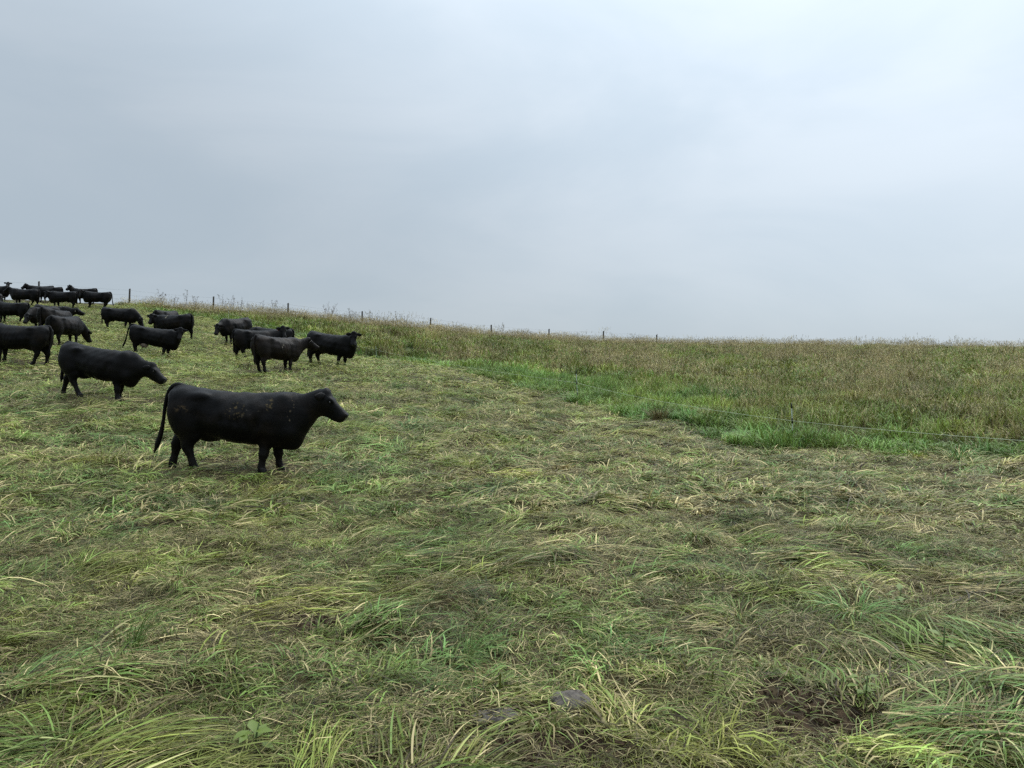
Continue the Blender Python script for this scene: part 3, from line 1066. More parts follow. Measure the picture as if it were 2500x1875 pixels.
    for i in range(len(path) - 1):
        A, B = np.array(path[i]), np.array(path[i + 1])
        t0 = i / (len(path) - 1); t1 = (i + 1) / (len(path) - 1)
        d = B - A; L = np.linalg.norm(d); dn_ = d / L
        tm = (t0 + t1) / 2
        sv = np.array(Y_.lerp(side, tm)); sv = sv - dn_ * (sv @ dn_); sv /= np.linalg.norm(sv)
        uv = np.cross(dn_, sv)
        q = [P[k] - A[k] for k in range(3)]
        t = np.clip((q[0] * dn_[0] + q[1] * dn_[1] + q[2] * dn_[2]) / L, 0, 1)
        q = [q[k] - t * d[k] for k in range(3)]
        tt = t0 + (t1 - t0) * t
        k_ = (1 - tt) ** 0.95
        hv = 0.37 * k_ + 0.175 * (1 - k_); hu = 0.22 * k_ + 0.11 * (1 - k_)
        du = (q[0] * sv[0] + q[1] * sv[1] + q[2] * sv[2]) / hu
        dv = (q[0] * uv[0] + q[1] * uv[1] + q[2] * uv[2]) / hv
        dl = (q[0] * dn_[0] + q[1] * dn_[1] + q[2] * dn_[2]) / hu
        w = (np.sqrt(du * du + dv * dv + dl * dl) - 1) * hu
        g = w if g is None else np.minimum(g, w)
    f = smin(f, g, 0.10)
    # head
    q = [P[k] - poll[k] for k in range(3)]
    la = q[0] * a[0] + q[1] * a[1] + q[2] * a[2]
    ls = np.abs(q[0] * side[0] + q[1] * side[1] + q[2] * side[2])
    lu = q[0] * up[0] + q[1] * up[1] + q[2] * up[2]
    hs = HEAD[:, 0]
    lc = np.clip(la, hs[0], hs[-1])
    drop, dep, hww = [cub(lc, hs, HEAD[:, i]) for i in (1, 2, 3)]
    wl_ = -drop - dep * 0.36
    hh = np.where(lu > wl_, dep * 0.36, dep * 0.64)
    taper = 1 + 0.55 * sstep(0.1, 1.0, (wl_ - lu) / (dep * 0.64)) * sstep(.52, .3, la)
    rho = ((ls / hww * taper) ** 2.4 + (np.abs(lu - wl_) / hh) ** 2.4) ** (1 / 2.4)
    g = (rho - 1) * np.minimum(hww, dep * 0.36) * 0.9
    dl = la - lc
    g = np.where(np.abs(dl) > 0, np.sqrt(np.maximum(g, 0) ** 2 + dl ** 2), g)
    H = (la, ls, lu)
    g = smin(g, sd_ell(H, (0.185, 0.098, -0.055), (0.05, 0.034, 0.036)), 0.03)     # brow over the eye
    g = smin(g, sd_ell(H, (0.02, 0.0, -0.01), (0.065, 0.075, 0.045)), 0.05)        # poll
    g = smin(g, sd_ell(H, (0.525, 0.05, -0.06), (0.036, 0.034, 0.034)), 0.02)      # nostril wing
    g = -smin(-g, sd_ell(H, (0.556, 0.052, -0.062), (0.02, 0.016, 0.018)), 0.012)  # nostril
    g = -smin(-g, sd_ell(H, (0.21, 0.137, -0.088), (0.034, 0.022, 0.026)), 0.02)   # eye socket
    f = smin(f, g, 0.045)
    V, Fc = surface_nets(f, lo, vox)
    out = bpy.data.meshes.new('cow')
    out.from_pydata(V.tolist(), [], Fc.tolist())
    out.update()
    # ears and tail, too thin for the voxels, join the same mesh
    bm = bmesh.new(); bm.from_mesh(out)
    for s in (-1, 1):
        o = poll + a * 0.06 - up * 0.07 + side * s * 0.10
        e = pose.get('ear', (0.05, -0.05))
        d = (side * s * 1.0 - a * e[0] * 4 + up * e[1] * 4).normalized()
        nrm = (Z_ - d * Z_.dot(d)).normalized()
        fw = d.cross(nrm)
        if s < 0:
            fw = -fw
        rg = []
        for t, w, th in ((0, .030, .028), (.12, .044, .030), (.3, .062, .026), (.52, .068, .021), (.75, .052, .016), (.92, .028, .010), (1.0, .010, .006)):
            c = o + d * 0.22 * t - nrm * 0.03 * math.sin(t * 2.2)
            rg.append([c + nrm * math.cos(2 * math.pi * k / NR) * w + fw * math.sin(2 * math.pi * k / NR) * th for k in range(NR)])
        loft(bm, rg)
    tl = pose.get('tail', 'hang')
    ty = pose.get('taily', 0.0)
    if tl == 'back':
        T = [(-0.93, 0, 1.37), (-1.06, 0, 1.39), (-1.17, ty * .2, 1.28), (-1.235, ty * .5, 1.04), (-1.265, ty * .7, 0.80), (-1.31, ty, 0.58), (-1.36, ty, 0.42), (-1.41, ty, 0.28)]
    else:
        T = [(-0.93, 0, 1.36), (-1.05, 0, 1.37), (-1.125, ty * .2, 1.26), (-1.14, ty * .5, 1.02), (-1.14, ty * .7, 0.80), (-1.135, ty, 0.60), (-1.14, ty, 0.45), (-1.15, ty, 0.33)]
    T = catmull([Vector(p) for p in T], 3)
    rad = np.interp(np.linspace(0, 1, len(T)), [0, .12, .3, .55, .72, .86, 1.0], [.05, .046, .036, .026, .040, .042, .010])
    tube(bm, T, [float(r) for r in rad])
    bm.to_mesh(out); bm.free()
    out.polygons.foreach_set('use_smooth', [True] * len(out.polygons))
    # colours
    n = len(out.vertices)
    co = np.empty(n * 3, np.float32); out.vertices.foreach_get('co', co); co = co.reshape(-1, 3)
    c = np.empty((n, 4), np.float32)
    base_c = np.array(pose.get('fur', (0.0028, 0.0027, 0.0029)))
    c[:, :3] = base_c; c[:, 3] = 0.48
    nz = fbm(co[:, 0] * 2.2 + co[:, 1] * 1.3, co[:, 2] * 2.2 + co[:, 1] * 2, pose.get('seed', 1))
    br = np.clip(nz * 0.9 + 0.15, 0, 1)[:, None] * pose.get('brown', 0.5)
    c[:, :3] = c[:, :3] * (1 - br) + np.array((0.013, 0.0085, 0.0055)) * br
    legm = sstep(0.5, 0.2, co[:, 2])[:, None] * 0.6
    c[:, :3] = c[:, :3] * (1 - legm) + np.array((0.0085, 0.007, 0.0055)) * legm
    nose = np.array(poll + a * 0.545 - up * 0.085)
    dn = np.linalg.norm(co - nose, axis=1)
    w = sstep(0.085, 0.045, dn)
    c[:, :3] += w[:, None] * np.array((0.022, 0.022, 0.024)); c[:, 3] -= 0.33 * w
    for (mx, mz, rx, rz_, sd, colr, th) in pose.get('mud', ()):
        d = np.hypot((co[:, 0] - mx) / rx, (co[:, 2] - mz) / rz_)
        q = pnoise(co[:, 0] * 17, co[:, 2] * 24, sd) + 0.6 * pnoise(co[:, 0] * 45, co[:, 2] * 45, sd + 3)
        k = sstep(1.0, 0.5, d) * sstep(th, th + .25, q) * (co[:, 1] * pose.get('mudside', -1) > 0.05)
        c[:, :3] = c[:, :3] * (1 - k[:, None]) + np.array(colr) * k[:, None]; c[:, 3] = c[:, 3] * (1 - k) + 0.9 * k
    at_ = out.attributes.new('fur', 'FLOAT_COLOR', 'POINT')
    at_.data.foreach_set('color', c.reshape(-1))
    out.materials.append(FUR)
    return out, dict(poll=poll, a=a, up=up, side=side, hoofs=hoofs)


def small_mesh(name, fn, mat):
    bm = bmesh.new(); fn(bm)
    me = bpy.data.meshes.new(name); bm.to_mesh(me); bm.free()
    me.polygons.foreach_set('use_smooth', [True] * len(me.polygons))
    me.materials.append(mat)
    return me


EYE_ME = small_mesh('eye', lambda bm: bmesh.ops.create_uvsphere(bm, u_segments=12, v_segments=8, radius=0.021), EYE_M)


def hoof_fn(bm):
    for s in (-1, 1):
        rg = []
        for z_, r_, dx in ((0.075, 0.030, -0.005), (0.05, 0.034, 0.0), (0.015, 0.04, 0.014), (-0.03, 0.041, 0.02)):
            rg.append([Vector((dx + 1.35 * r_ * math.cos(t), s * 0.03 + 0.78 * r_ * math.sin(t), z_)) for t in [2 * math.pi * k / NR for k in range(NR)]])
        loft(bm, rg)


HOOF_ME = small_mesh('hoof', hoof_fn, HOOF)


def tag_fn(bm):
    prof = [(-0.012, 0.0), (0.012, 0.0), (0.016, -0.018), (0.034, -0.03), (0.036, -0.085), (-0.036, -0.085), (-0.034, -0.03), (-0.016, -0.018)]
    f = [bm.verts.new((x_, -0.003, z_)) for x_, z_ in prof]; b = [bm.verts.new((x_, 0.003, z_)) for x_, z_ in prof]
    bm.faces.new(f); bm.faces.new(list(reversed(b)))
    for k in range(8):
        bm.faces.new((f[k], b[k], b[(k + 1) % 8], f[(k + 1) % 8]))
    bmesh.ops.recalc_face_normals(bm, faces=bm.faces)


TAGW_ME = small_mesh('ear_tag', tag_fn, TAG_W); TAGO_ME = small_mesh('ear_tag', tag_fn, TAG_O)
for m_ in (TAGW_ME, TAGO_ME):
    m_.polygons.foreach_set('use_smooth', [False] * len(m_.polygons))


def udder_fn(bm):
    bmesh.ops.create_uvsphere(bm, u_segments=16, v_segments=10, radius=1, matrix=Matrix.Translation((-0.47, 0, 0.53)) @ Matrix.Diagonal((.2, .15, .15, 1)))
    for dx in (-.07, .07):
        for dy in (-.06, .06):
            tube(bm, [(-0.47 + dx, dy, .42), (-0.47 + dx, dy, .385), (-0.47 + dx, dy, .35)], [.018, .016, .012])


UDDER_ME = small_mesh('udder', udder_fn, UDDER)


def child(name, me, parent, mat4):
    o = bpy.data.objects.new(name, me); col.objects.link(o); o.parent = parent; o.matrix_local = mat4
    return o


def put_cow(label, u, v, Z, heading, pose, group, vox=0.028, scale=0.965, fat=1.0, tags=(), udder=False, dz=0.0):
    me, h = cow_mesh(pose, vox, fat)
    me.name = 'cow'
    o = bpy.data.objects.new('cow', me)
    col.objects.link(o)
    p = at(u, v, Z)
    hd = R(heading)
    fx, fy = math.cos(hd), math.sin(hd)
    zf = gz(p[0] + .47 * fx, p[1] + .47 * fy); zh = gz(p[0] - .8 * fx, p[1] - .8 * fy)
    zl = gz(p[0] - .25 * fy, p[1] + .25 * fx); zr_ = gz(p[0] + .25 * fy, p[1] - .25 * fx)
    o.location = (p[0], p[1], (zf + zh) / 2 + 0.2 * (zf - zh) / 1.27 + 0.015 + dz)
    o.rotation_euler = Euler((0, -math.atan2(zf - zh, 1.27) * 0.9, hd), 'XYZ')
    o.scale = (scale, scale, scale)
    tag(o, label, 'cow', group)
    fr = Matrix((h['a'], h['side'], h['up'])).transposed().to_4x4()
    for s in (-1, 1):
        child('eye', EYE_ME, o, Matrix.Translation(h['poll'] + h['a'] * 0.20 - h['up'] * 0.084 + h['side'] * s * 0.117))
    for q in h['hoofs']:
        child('hoof', HOOF_ME, o, Matrix.Translation(q + Vector((0.01, 0, -0.02))))
    for s, kind in tags:
        e = pose.get('ear', (0.05, -0.05))
        d = (h['side'] * s - h['a'] * e[0] * 4 + h['up'] * e[1] * 4).normalized()
        c = h['poll'] + h['a'] * 0.06 - h['up'] * 0.10 + h['side'] * s * 0.10 + d * 0.11 + h['a'] * 0.03
        yw = math.atan2(h['a'].y, h['a'].x) + math.pi / 2
        child('ear_tag', TAGO_ME if kind == 'o' else TAGW_ME, o, Matrix.Translation(c) @ Matrix.Rotation(yw, 4, 'Z') @ Matrix.Diagonal((.75, .75, .75, 1)))
    if udder:
        child('udder', UDDER_ME, o, Matrix.Identity(4))
    return o


L0 = [(0.08, 0), (-0.08, 0), (-0.14, 0), (0.10, 0)]


def legs(fl, fr, hl, hr):
    return [(q, 0) if not isinstance(q, tuple) else q for q in (fl, fr, hl, hr)]


def up_pose(**k):
    d = dict(poll=(1.33, 0, 1.40), yaw=0, pitch=43, legs=L0, tail='hang', ear=(0.12, -0.09)); d.update(k); return d


def low_pose(**k):
    d = dict(poll=(1.46, 0, 1.07), yaw=0, pitch=42, legs=L0, tail='hang', ear=(0.12, -0.10)); d.update(k); return d


def graze_pose(**k):
    d = dict(poll=(1.38, 0, 0.66), yaw=0, pitch=76, legs=L0, tail='hang', ear=(0.1, 0.02)); d.update(k); return d


def look_pose(side, **k):
    """Head turned to one side (+1 = its left), looking at the camera."""
    d = dict(poll=(1.08, side * 0.30, 1.43), yaw=side * 78, pitch=66, legs=L0, tail='hang', ear=(0.02, -0.02)); d.update(k); return d


G = 'black cows grazing on the slope'
MUD = (0.075, 0.056, 0.028)
put_cow('nearest black cow standing side-on with mud spots on its flank and shoulder', 586, 1152, 13.0, 1.5,
        up_pose(poll=(1.385, -0.02, 1.375), pitch=45, yaw=-3, tail='back', taily=0.05, legs=legs(0.15, -0.07, -0.40, 0.14), seed=3, brown=0.55,
                mud=[(0.03, 1.02, 0.22, 0.16, 5, MUD, .28), (0.53, 1.13, .07, .13, 9, MUD, .12), (0.86, 1.05, .06, .25, 12, (0.09, .07, .045), .45), (0.25, .98, .2, .1, 15, (.07, .06, .05), .5),
                     (-0.85, 1.02, .14, .08, 19, (.05, .035, .02), .05)]), G, vox=0.016, scale=1.0, dz=-.06)
put_cow('black cow walking right with lowered head, just behind the nearest cow', 244, 975, 19.6, -9,
        low_pose(poll=(1.43, -0.02, 1.06), pitch=40, legs=legs(-0.05, 0.18, -0.46, (0.36, 0.03)), seed=5, brown=.2), G, vox=0.02, fat=.93, scale=.95, dz=-.02)
put_cow('black cow cut off by the left edge, rump showing, above the walking cow', 38, 888, 26.7, 180,
        up_pose(legs=legs(0.0, 0.05, 0.08, -0.18), seed=7, brown=.7, taily=.03), G, vox=0.024)
put_cow('grazing black cow seen from behind, head down and one ear up', 164, 842, 34, 87, graze_pose(poll=(1.34, -0.26, 0.62), yaw=-40, pitch=76, legs=legs(0.1, -0.05, 0.05, -0.05), seed=9, brown=.6, ear=(-.05, .12)), G, scale=.93)
put_cow('black cow with only its curved back and rump showing above the grazing one', 138, 817, 40, 82, graze_pose(seed=11, brown=.5), G)
put_cow('black cow turned left with lowered head behind the rump of another', 108, 803, 44, -98, low_pose(poll=(1.40, 0.1, 0.92), pitch=55, seed=13, brown=.4), G)
put_cow('long black cow at the left edge, rump to the right, belly over bare grass', 24, 789, 49, 180, up_pose(legs=legs(0, 0, .1, -.1), seed=15, brown=.4), G)
put_cow('black cow facing right with stretched neck and a rusty patch along its back', 130, 790, 48, 2,
        low_pose(poll=(1.46, 0, 1.22), pitch=30, seed=17, brown=.5, mud=[(0.1, 1.29, .35, .05, 4, (.10, .055, .025), -.2)]), G, tags=((-1, 'w'),))
put_cow('black cow facing left below the skyline with green showing between its hind legs', 58, 760, 61, 180, up_pose(legs=legs(0, 0, .1, -.15), seed=19, brown=.5), G, vox=.032)
put_cow('black cow on the brow turning a pale-muzzled face to the viewer', 152, 759, 61, 180, look_pose(1, poll=(1.16, .28, 1.28), seed=21, brown=.5), G, vox=.032)
put_cow('black cow against the sky in front of the first ridge post, ears spread', 98, 740, 67, 180, look_pose(1, poll=(1.22, .22, 1.44), yaw=60, pitch=45, seed=23), G, vox=.032)
put_cow('black cow with only its rump showing on the skyline beside the first post', 118, 745, 66, 180, low_pose(seed=25), G, vox=.032)
put_cow('black cow with raised head high on the skyline at the left edge', -6, 735, 65, -12, up_pose(poll=(1.12, -.16, 1.66), yaw=-62, pitch=42, seed=27, brown=.8, ear=(.02, .03)), G, vox=.032)
put_cow('black cow at the left edge with a cream ear tag, peering over a back', -16, 768, 56, -35, low_pose(poll=(1.3, -.1, 1.2), yaw=-30, pitch=48, seed=29, brown=.9), G, vox=.032, tags=((1, 'w'),))
put_cow('black cow on the skyline with raised head and ears out, behind another', 204, 742, 67, 180, look_pose(1, poll=(1.18, .16, 1.58), yaw=65, pitch=46, seed=31, ear=(.02, .03)), G, vox=.032)
put_cow('black cow standing on the brow, tail hanging, cream tags in both ears', 234, 753, 63, 182, look_pose(1, poll=(1.14, .26, 1.36), seed=33, brown=.6, tail='back', legs=legs(0, .1, .12, .24)), G, vox=.03, tags=((1, 'w'), (-1, 'w')))
put_cow('black cow grazing to the right, standing clear of the group', 294, 803, 49, 2, graze_pose(poll=(1.38, -0.05, 0.70), pitch=72, legs=legs(.1, -.1, -.05, .12), seed=35, brown=.5), G, vox=.026)
put_cow('black cow facing left with a pale scratch on its back, face turned to viewer', 423, 829, 41.8, 167,
        look_pose(1, poll=(1.16, .30, 1.34), yaw=92, seed=37, legs=legs(0, 0, .25, -.2), mudside=1, mud=[(.28, 1.2, .03, .14, 6, (.32, .28, .2), -.1)]), G, vox=.025)
put_cow('black cow half hidden behind the one with the scratched back', 410, 815, 46, 80, graze_pose(seed=39), G)
put_cow('black cow side-on with pale udder, looking at the viewer, tail hanging', 376, 872, 35.5, 8, look_pose(-1, poll=(1.12, -.26, 1.43), yaw=-84, seed=41, brown=.3, tail='back', legs=legs(.12, -.02, -.1, .1)), G, vox=.024, udder=True)
put_cow('black cow with lowered head facing left near the brown grass', 574, 841, 41, -112, low_pose(poll=(1.42, 0.12, 1.0), pitch=62, yaw=8, seed=43, brown=.6, legs=legs(.05, -.05, 0, 0)), G, vox=.025)
put_cow('black cow with an orange ear tag looking over another cow', 636, 876, 35, 32, look_pose(-1, poll=(1.06, -.22, 1.46), yaw=-92, seed=45, brown=.4, legs=legs(0, 0, -.22, .12)), G, vox=.025, tags=((-1, 'o'),))
put_cow('black cow mostly hidden behind the orange-tagged one, rump showing', 657, 868, 37.5, 172, low_pose(seed=47), G)
put_cow('brown-tinged black cow seen from behind with white streaks on its flank', 680, 909, 28.5, 60,
        low_pose(poll=(1.40, -.20, 1.30), yaw=-32, pitch=38, seed=49, brown=1.2, fur=(.0085, .0066, .0056), legs=legs(.08, -.05, .05, -.05),
                 mud=[(-.12, .93, .09, .16, 8, (.28, .25, .2), .42), (-.55, .55, .08, .06, 3, (.06, .045, .03), -.1)], ear=(.05, .08)), G, vox=.022, tags=((-1, 'w'),), scale=.95)
put_cow('black cow standing beside the tall grass, facing the viewer, ears out', 809, 892, 31.2, -20, look_pose(-1, poll=(1.14, -.30, 1.45), yaw=-66, pitch=66, seed=51, brown=.15, legs=legs(.06, -.06, .1, -.06)), G, vox=.022)

# ------------------------------------------------------------------ fences
WOOD = mat_simple('weathered_wood', (0.085, 0.078, 0.07), 0.85, 0.2, 0.45, 6, 0.6, (8, 8, 0.8))
WIRE_M = mat_simple('galvanised_wire', (0.22, 0.23, 0.24), 0.5, 0.5, metallic=0.6)
POLY = mat_simple('polywire_cord', (0.50, 0.56, 0.40), 0.6, 0.3, 0.15, 60)
FIBRE = mat_simple('fibreglass_rod', (0.42, 0.47, 0.42), 0.45, 0.4, 0.15, 20)
BLACKP = mat_simple('black_plastic', (0.012, 0.012, 0.012), 0.45, 0.4)


def build_obj(name, fn, mat, parent=None, smooth=True):
    bm = bmesh.new(); fn(bm)
    me = bpy.data.meshes.new(name); bm.to_mesh(me); bm.free()
    me.polygons.foreach_set('use_smooth', [smooth] * len(me.polygons))
    me.materials.append(mat)
    o = bpy.data.objects.new(name, me); col.objects.link(o)
    if parent: o.parent = parent
    return o


RP = []
ordinal = ['first', 'second', 'third', 'fourth', 'fifth', 'sixth', 'seventh', 'eighth', 'ninth', 'tenth']
tops = [(94, 687), (315, 705), (520, 724), (703, 740), (884, 760), (1050, 776), (1199, 793), (1340, 803), (1473, 808), (1603, 817)]
for k, (u, v) in enumerate(tops):
    Zk = 68.6 + (88 - 68.6) * k / 9
    t = at(u, v, Zk)
    z0 = gz(t[0], t[1])
    h_ = t[2] - z0
    lean = (0.05 * (1 if k in (1, 2, 5) else 0.3), random.uniform(-.03, .03))

    def post_fn(bm, h_=h_, lean=lean, k=k):
        rg = []
        rr = random.Random(k)
        for zz, r_ in ((-0.25, .080), (0.1, .08), (h_ * .5, .076), (h_ - .03, .074), (h_, .066), (h_ + .008, .03)):
            q = [Vector((lean[0] * zz + r_ * math.cos(t_) * rr.uniform(.94, 1.06), lean[1] * zz + r_ * math.sin(t_) * rr.uniform(.94, 1.06), zz + (0.012 * math.cos(t_) if zz > h_ - .05 else 0))) for t_ in [2 * math.pi * i / NR for i in range(NR)]]
            rg.append(q)
        loft(bm, rg)
    o = build_obj('fence_post', post_fn, WOOD)
    o.location = (t[0], t[1], z0)
    tag(o, f'weathered wooden post on the ridge, {ordinal[k]} from the left', 'fence post', 'wooden posts along the ridge')
    RP.append(Vector((t[0] + lean[0] * h_, t[1] - .08, z0)))
    RP[-1] = (RP[-1], h_)
d = RP[0][0] - RP[1][0]
RPX = [(RP[0][0] + d, RP[0][1])] + RP
for w, (fr_, nm) in enumerate(((0.90, 'top'), (0.62, 'middle'), (0.36, 'lowest'))):
    def wire_fn(bm, fr_=fr_):
        pts = []
        for (p, h1), (q, h2) in zip(RPX[:-1], RPX[1:]):
            for i in range(5):
                t_ = i / 5
                pts.append(p.lerp(q, t_) + Z_ * ((h1 * (1 - t_) + h2 * t_) * fr_ - 0.05 * 4 * t_ * (1 - t_)))
        pts.append(RPX[-1][0] + Z_ * RPX[-1][1] * fr_)
        tube(bm, pts, [0.004] * len(pts), up=Z_)
    tag(build_obj('fence_wire', wire_fn, WIRE_M), f'{nm} wire strand strung along the wooden ridge posts', 'wire', 'wires of the ridge fence')

# electric fence
EP = []
for (u, v, Z, ht, hw_, name_) in ((None, 10.2, 7.8, 1.0, .80, None), (1938, 1100, 17.0, .98, .62, 'thin electric fence post at the paddock edge on the right, nearest of all'),
                               (1411, 984, 26.0, 1.05, .66, 'thin electric fence post in lush grass near the middle of the edge'),
                               (920, 884, 47, 1.02, .68, 'thin electric fence post beside the cow that faces the viewer'), (None, -20.3, 57.4, 1.0, .7, None)):
    if u is None:
        x0, y0 = v, Z
        name_ = 'thin electric fence post nearest the camera, past the right edge' if v > 0 else 'thin electric fence post up the slope towards the ridge'
    else:
        p = at(u, v, Z); x0, y0 = p[0], p[1]
    z0 = gz(x0, y0)
    root = bpy.data.objects.new('electric_fence_post', None); col.objects.link(root)
    root.location = (x0, y0, z0); root.rotation_euler = (0.0, R(-3.5), 0)
    if v == 10.2:
        pass
    tag(root, name_, 'fence post', 'electric fence posts')
    build_obj('shaft', lambda bm: tube(bm, [(0, 0, -.15), (0, 0, .1), (0, 0, ht * .6), (0, 0, ht)], [.011, .010, .0095, .009]), FIBRE, root)
    build_obj('cap', lambda bm: tube(bm, [(0, 0, ht - .09), (0, 0, ht - .03), (0, 0, ht + .012)], [.017, .016, .012]), BLACKP, root)

    def clip_fn(bm, zc):
        tube(bm, [(0, 0, zc - .05), (0, 0, zc), (0, 0, zc + .05)], [.018, .02, .018])
        tube(bm, [(0, -.015, zc + .02), (0, -.045, zc + .015), (0, -.05, zc - .015), (0, -.02, zc - .02)], [.006] * 4, up=X_)
    build_obj('wire_clip', lambda bm: clip_fn(bm, hw_), BLACKP, root)
    build_obj('wire_clip', lambda bm: clip_fn(bm, ht * .27), BLACKP, root)

    def foot_fn(bm):
        tube(bm, [(0, 0, -.02), (0, 0, .05), (0, 0, .11)], [.02, .019, .015])
        tube(bm, [(0, 0, .035), (.06, 0, .035), (.12, 0, .035)], [.013, .012, .010])
    build_obj('foot_step', foot_fn, BLACKP, root)
    EP.append(Vector((x0 - math.sin(R(3.5)) * hw_, y0 - .048, z0 + hw_)))


def poly_fn(bm):
    pts = []
    for p, q in zip(EP[:-1], EP[1:]):
        for i in range(8):
            t_ = i / 8
            pts.append(p.lerp(q, t_) - Z_ * (0.10 * 4 * t_ * (1 - t_)))
    pts.append(EP[-1])
    tube(bm, pts, [0.0033] * len(pts), up=Z_)


tag(build_obj('electric_wire', poly_fn, POLY), 'pale electric cord strung along the edge of the uncut grass', 'wire')

# ------------------------------------------------------------------ ridge weeds
STALK = mat_simple('dry_stalk', (0.13, 0.10, 0.075), 0.85, 0.15, 0.35, 12)


def weed_mesh(seed, h, spread, umb=True, nst=4, thick=0.009):
    rr = random.Random(seed)
    bm = bmesh.new()

    def stick(a, b, r0, r1):
        a, b = Vector(a), Vector(b)
        d_ = (b - a).normalized()
        s_ = d_.orthogonal().normalized(); t_ = d_.cross(s_)
        va = [bm.verts.new(a + (s_ * math.cos(x) + t_ * math.sin(x)) * r0) for x in (0, 2.09, 4.19)]
        vb = [bm.verts.new(b + (s_ * math.cos(x) + t_ * math.sin(x)) * r1) for x in (0, 2.09, 4.19)]
        for i in range(3):
            bm.faces.new((va[i], va[(i + 1) % 3], vb[(i + 1) % 3], vb[i]))

    def head(p, r):
        bmesh.ops.create_icosphere(bm, subdivisions=1, radius=r, matrix=Matrix.Translation(p) @ Matrix.Diagonal((1, 1, rr.uniform(.5, 1.3), 1)))
    for s_ in range(nst):
        az = rr.uniform(0, 6.28); hh = h * rr.uniform(.65, 1.05)
        base = Vector((rr.uniform(-.08, .08), rr.uniform(-.08, .08), -0.05))
        top = base + Vector((math.cos(az) * spread * rr.uniform(.4, 1), math.sin(az) * spread * rr.uniform(.4, 1), hh))
        m1 = base.lerp(top, .5) + Vector((rr.uniform(-.04, .04), rr.uniform(-.04, .04), .05))
        stick(base, m1, thick, thick * .8); stick(m1, top, thick * .8, thick * .5)
        for k in range(rr.randint(4, 7)):
            t = rr.uniform(.45, 1.0)
            p = (base.lerp(m1, t * 2) if t < .5 else m1.lerp(top, t * 2 - 1))
            b2 = rr.uniform(0, 6.28); L = rr.uniform(.10, .28) * (1.25 - t * .5)
            q = p + Vector((math.cos(b2) * L * .7, math.sin(b2) * L * .7, L * rr.uniform(.5, 1.0)))
            stick(p, q, thick * .5, thick * .35)
            if umb:
                for _ in range(rr.randint(3, 6)):
                    head(q + Vector((rr.uniform(-.05, .05), rr.uniform(-.05, .05), rr.uniform(-.02, .05))), rr.uniform(.008, .02))
            else:
                for _ in range(2):
                    q2 = q + Vector((rr.uniform(-.07, .07), rr.uniform(-.07, .07), rr.uniform(.05, .14)))
                    stick(q, q2, thick * .35, thick * .3); head(q2, .012)
        if umb:
            for _ in range(rr.randint(4, 9)):
                head(top + Vector((rr.uniform(-.07, .07), rr.uniform(-.07, .07), rr.uniform(-.08, .04))), rr.uniform(.008, .024))
    me = bpy.data.meshes.new('tall_weed'); bm.to_mesh(me); bm.free()
    me.materials.append(STALK)
    return me


wm = [weed_mesh(100 + i, random.uniform(1.5, 2.0), .45, True, random.randint(3, 5), .011) for i in range(6)]
for i, u in enumerate([395, 425, 452, 478, 545, 566, 585, 612, 640, 668, 858, 905, 925, 948, 972, 990, 1110, 1225]):
    Zw = np.interp(u, [315, 703, 1050, 1340], [69, 74, 79, 84]) + random.uniform(-2.0, 1.0)
    p = at(u, 800, Zw)
    o = bpy.data.objects.new('tall_weed', wm[i % 6]); col.objects.link(o)
    o.location = (p[0], p[1], gz(p[0], p[1])); o.rotation_euler = (0, 0, random.uniform(0, 6.28)); s_ = random.uniform(.75, 1.1) * (.8 if u > 1000 else 1)
    o.scale = (s_, s_, s_)
    span = ('between the second and third ridge posts' if u < 520 else 'between the third and fourth ridge posts' if u < 703 else
            'between the fourth and fifth ridge posts' if u < 884 else 'between the fifth and sixth ridge posts' if u < 1050 else
            'between the sixth and seventh ridge posts' if u < 1199 else 'just past the seventh ridge post')
    tag(o, 'wispy weed gone to seed against the sky, ' + span, 'weed', 'tall weeds ' + span)
p = at(806, 800, 74.5)
o = bpy.data.objects.new('bare_shrub', weed_mesh(55, 1.75, .8, False, 9, .016)); col.objects.link(o)
o.location = (p[0], p[1], gz(p[0], p[1]))
tag(o, 'leafless branching shrub on the ridge between two posts', 'shrub')

# ------------------------------------------------------------------ things lying and growing near the camera
def tussock(u, v, n, L, W, droop, rad, upv, dhv, label, seed, leanaz=None, lean=0.0, zs=1.0):
    random.seed(seed)
    B = proto_tuft(int(n * 1.4), L, W * .78, 6, droop * 1.5, rad, upv)
    o = bpy.data.objects.new('grass_tussock', B.mesh('grass_tussock', grass_material('tussock_blades', consts=dhv)))
    col.objects.link(o)
    x_, y_ = hit(u, v)
    o.location = (x_, y_, gz(x_, y_)); o.scale = (1, 1, zs * (.7 if v > 1150 else 1))
    if leanaz is not None:
        o.rotation_euler = Euler((0, lean, leanaz), 'XYZ')
    tag(o, label, 'grass', 'standing grass tussocks')
    return o


tussock(2085, 1500, 150, .42, .009, 1.0, .16, 1.35, (.12, .85, 1.15), 'large blue-green grass tussock at the right, wider blades arching over', 1)
tussock(440, 1440, 130, .40, .008, 1.1, .14, 1.3, (.3, .45, .95), 'drooping grass tussock below the nearest cow, blades fanned to the ground', 2)
tussock(300, 1640, 130, .55, .010, .7, .15, 1.1, (.1, .75, .9), 'dark green grass clump combed over to the left in the lower left', 3, math.pi, .75, .9)
tussock(1130, 1620, 120, .45, .008, .8, .14, 1.0, (.15, .7, .9), 'dark green clump combed to the left, left of the dried cow pats', 4, math.pi, .8, .9)
tussock(1800, 1490, 100, .36, .008, 1.0, .12, 1.3, (.3, .6, .8), 'dark hollow grass clump left of the large blue-green tussock', 5)
tussock(1500, 1300, 110, .34, .008, 1.0, .13, 1.3, (.3, .4, 1.0), 'grass tussock in the middle of the trodden paddock', 6)
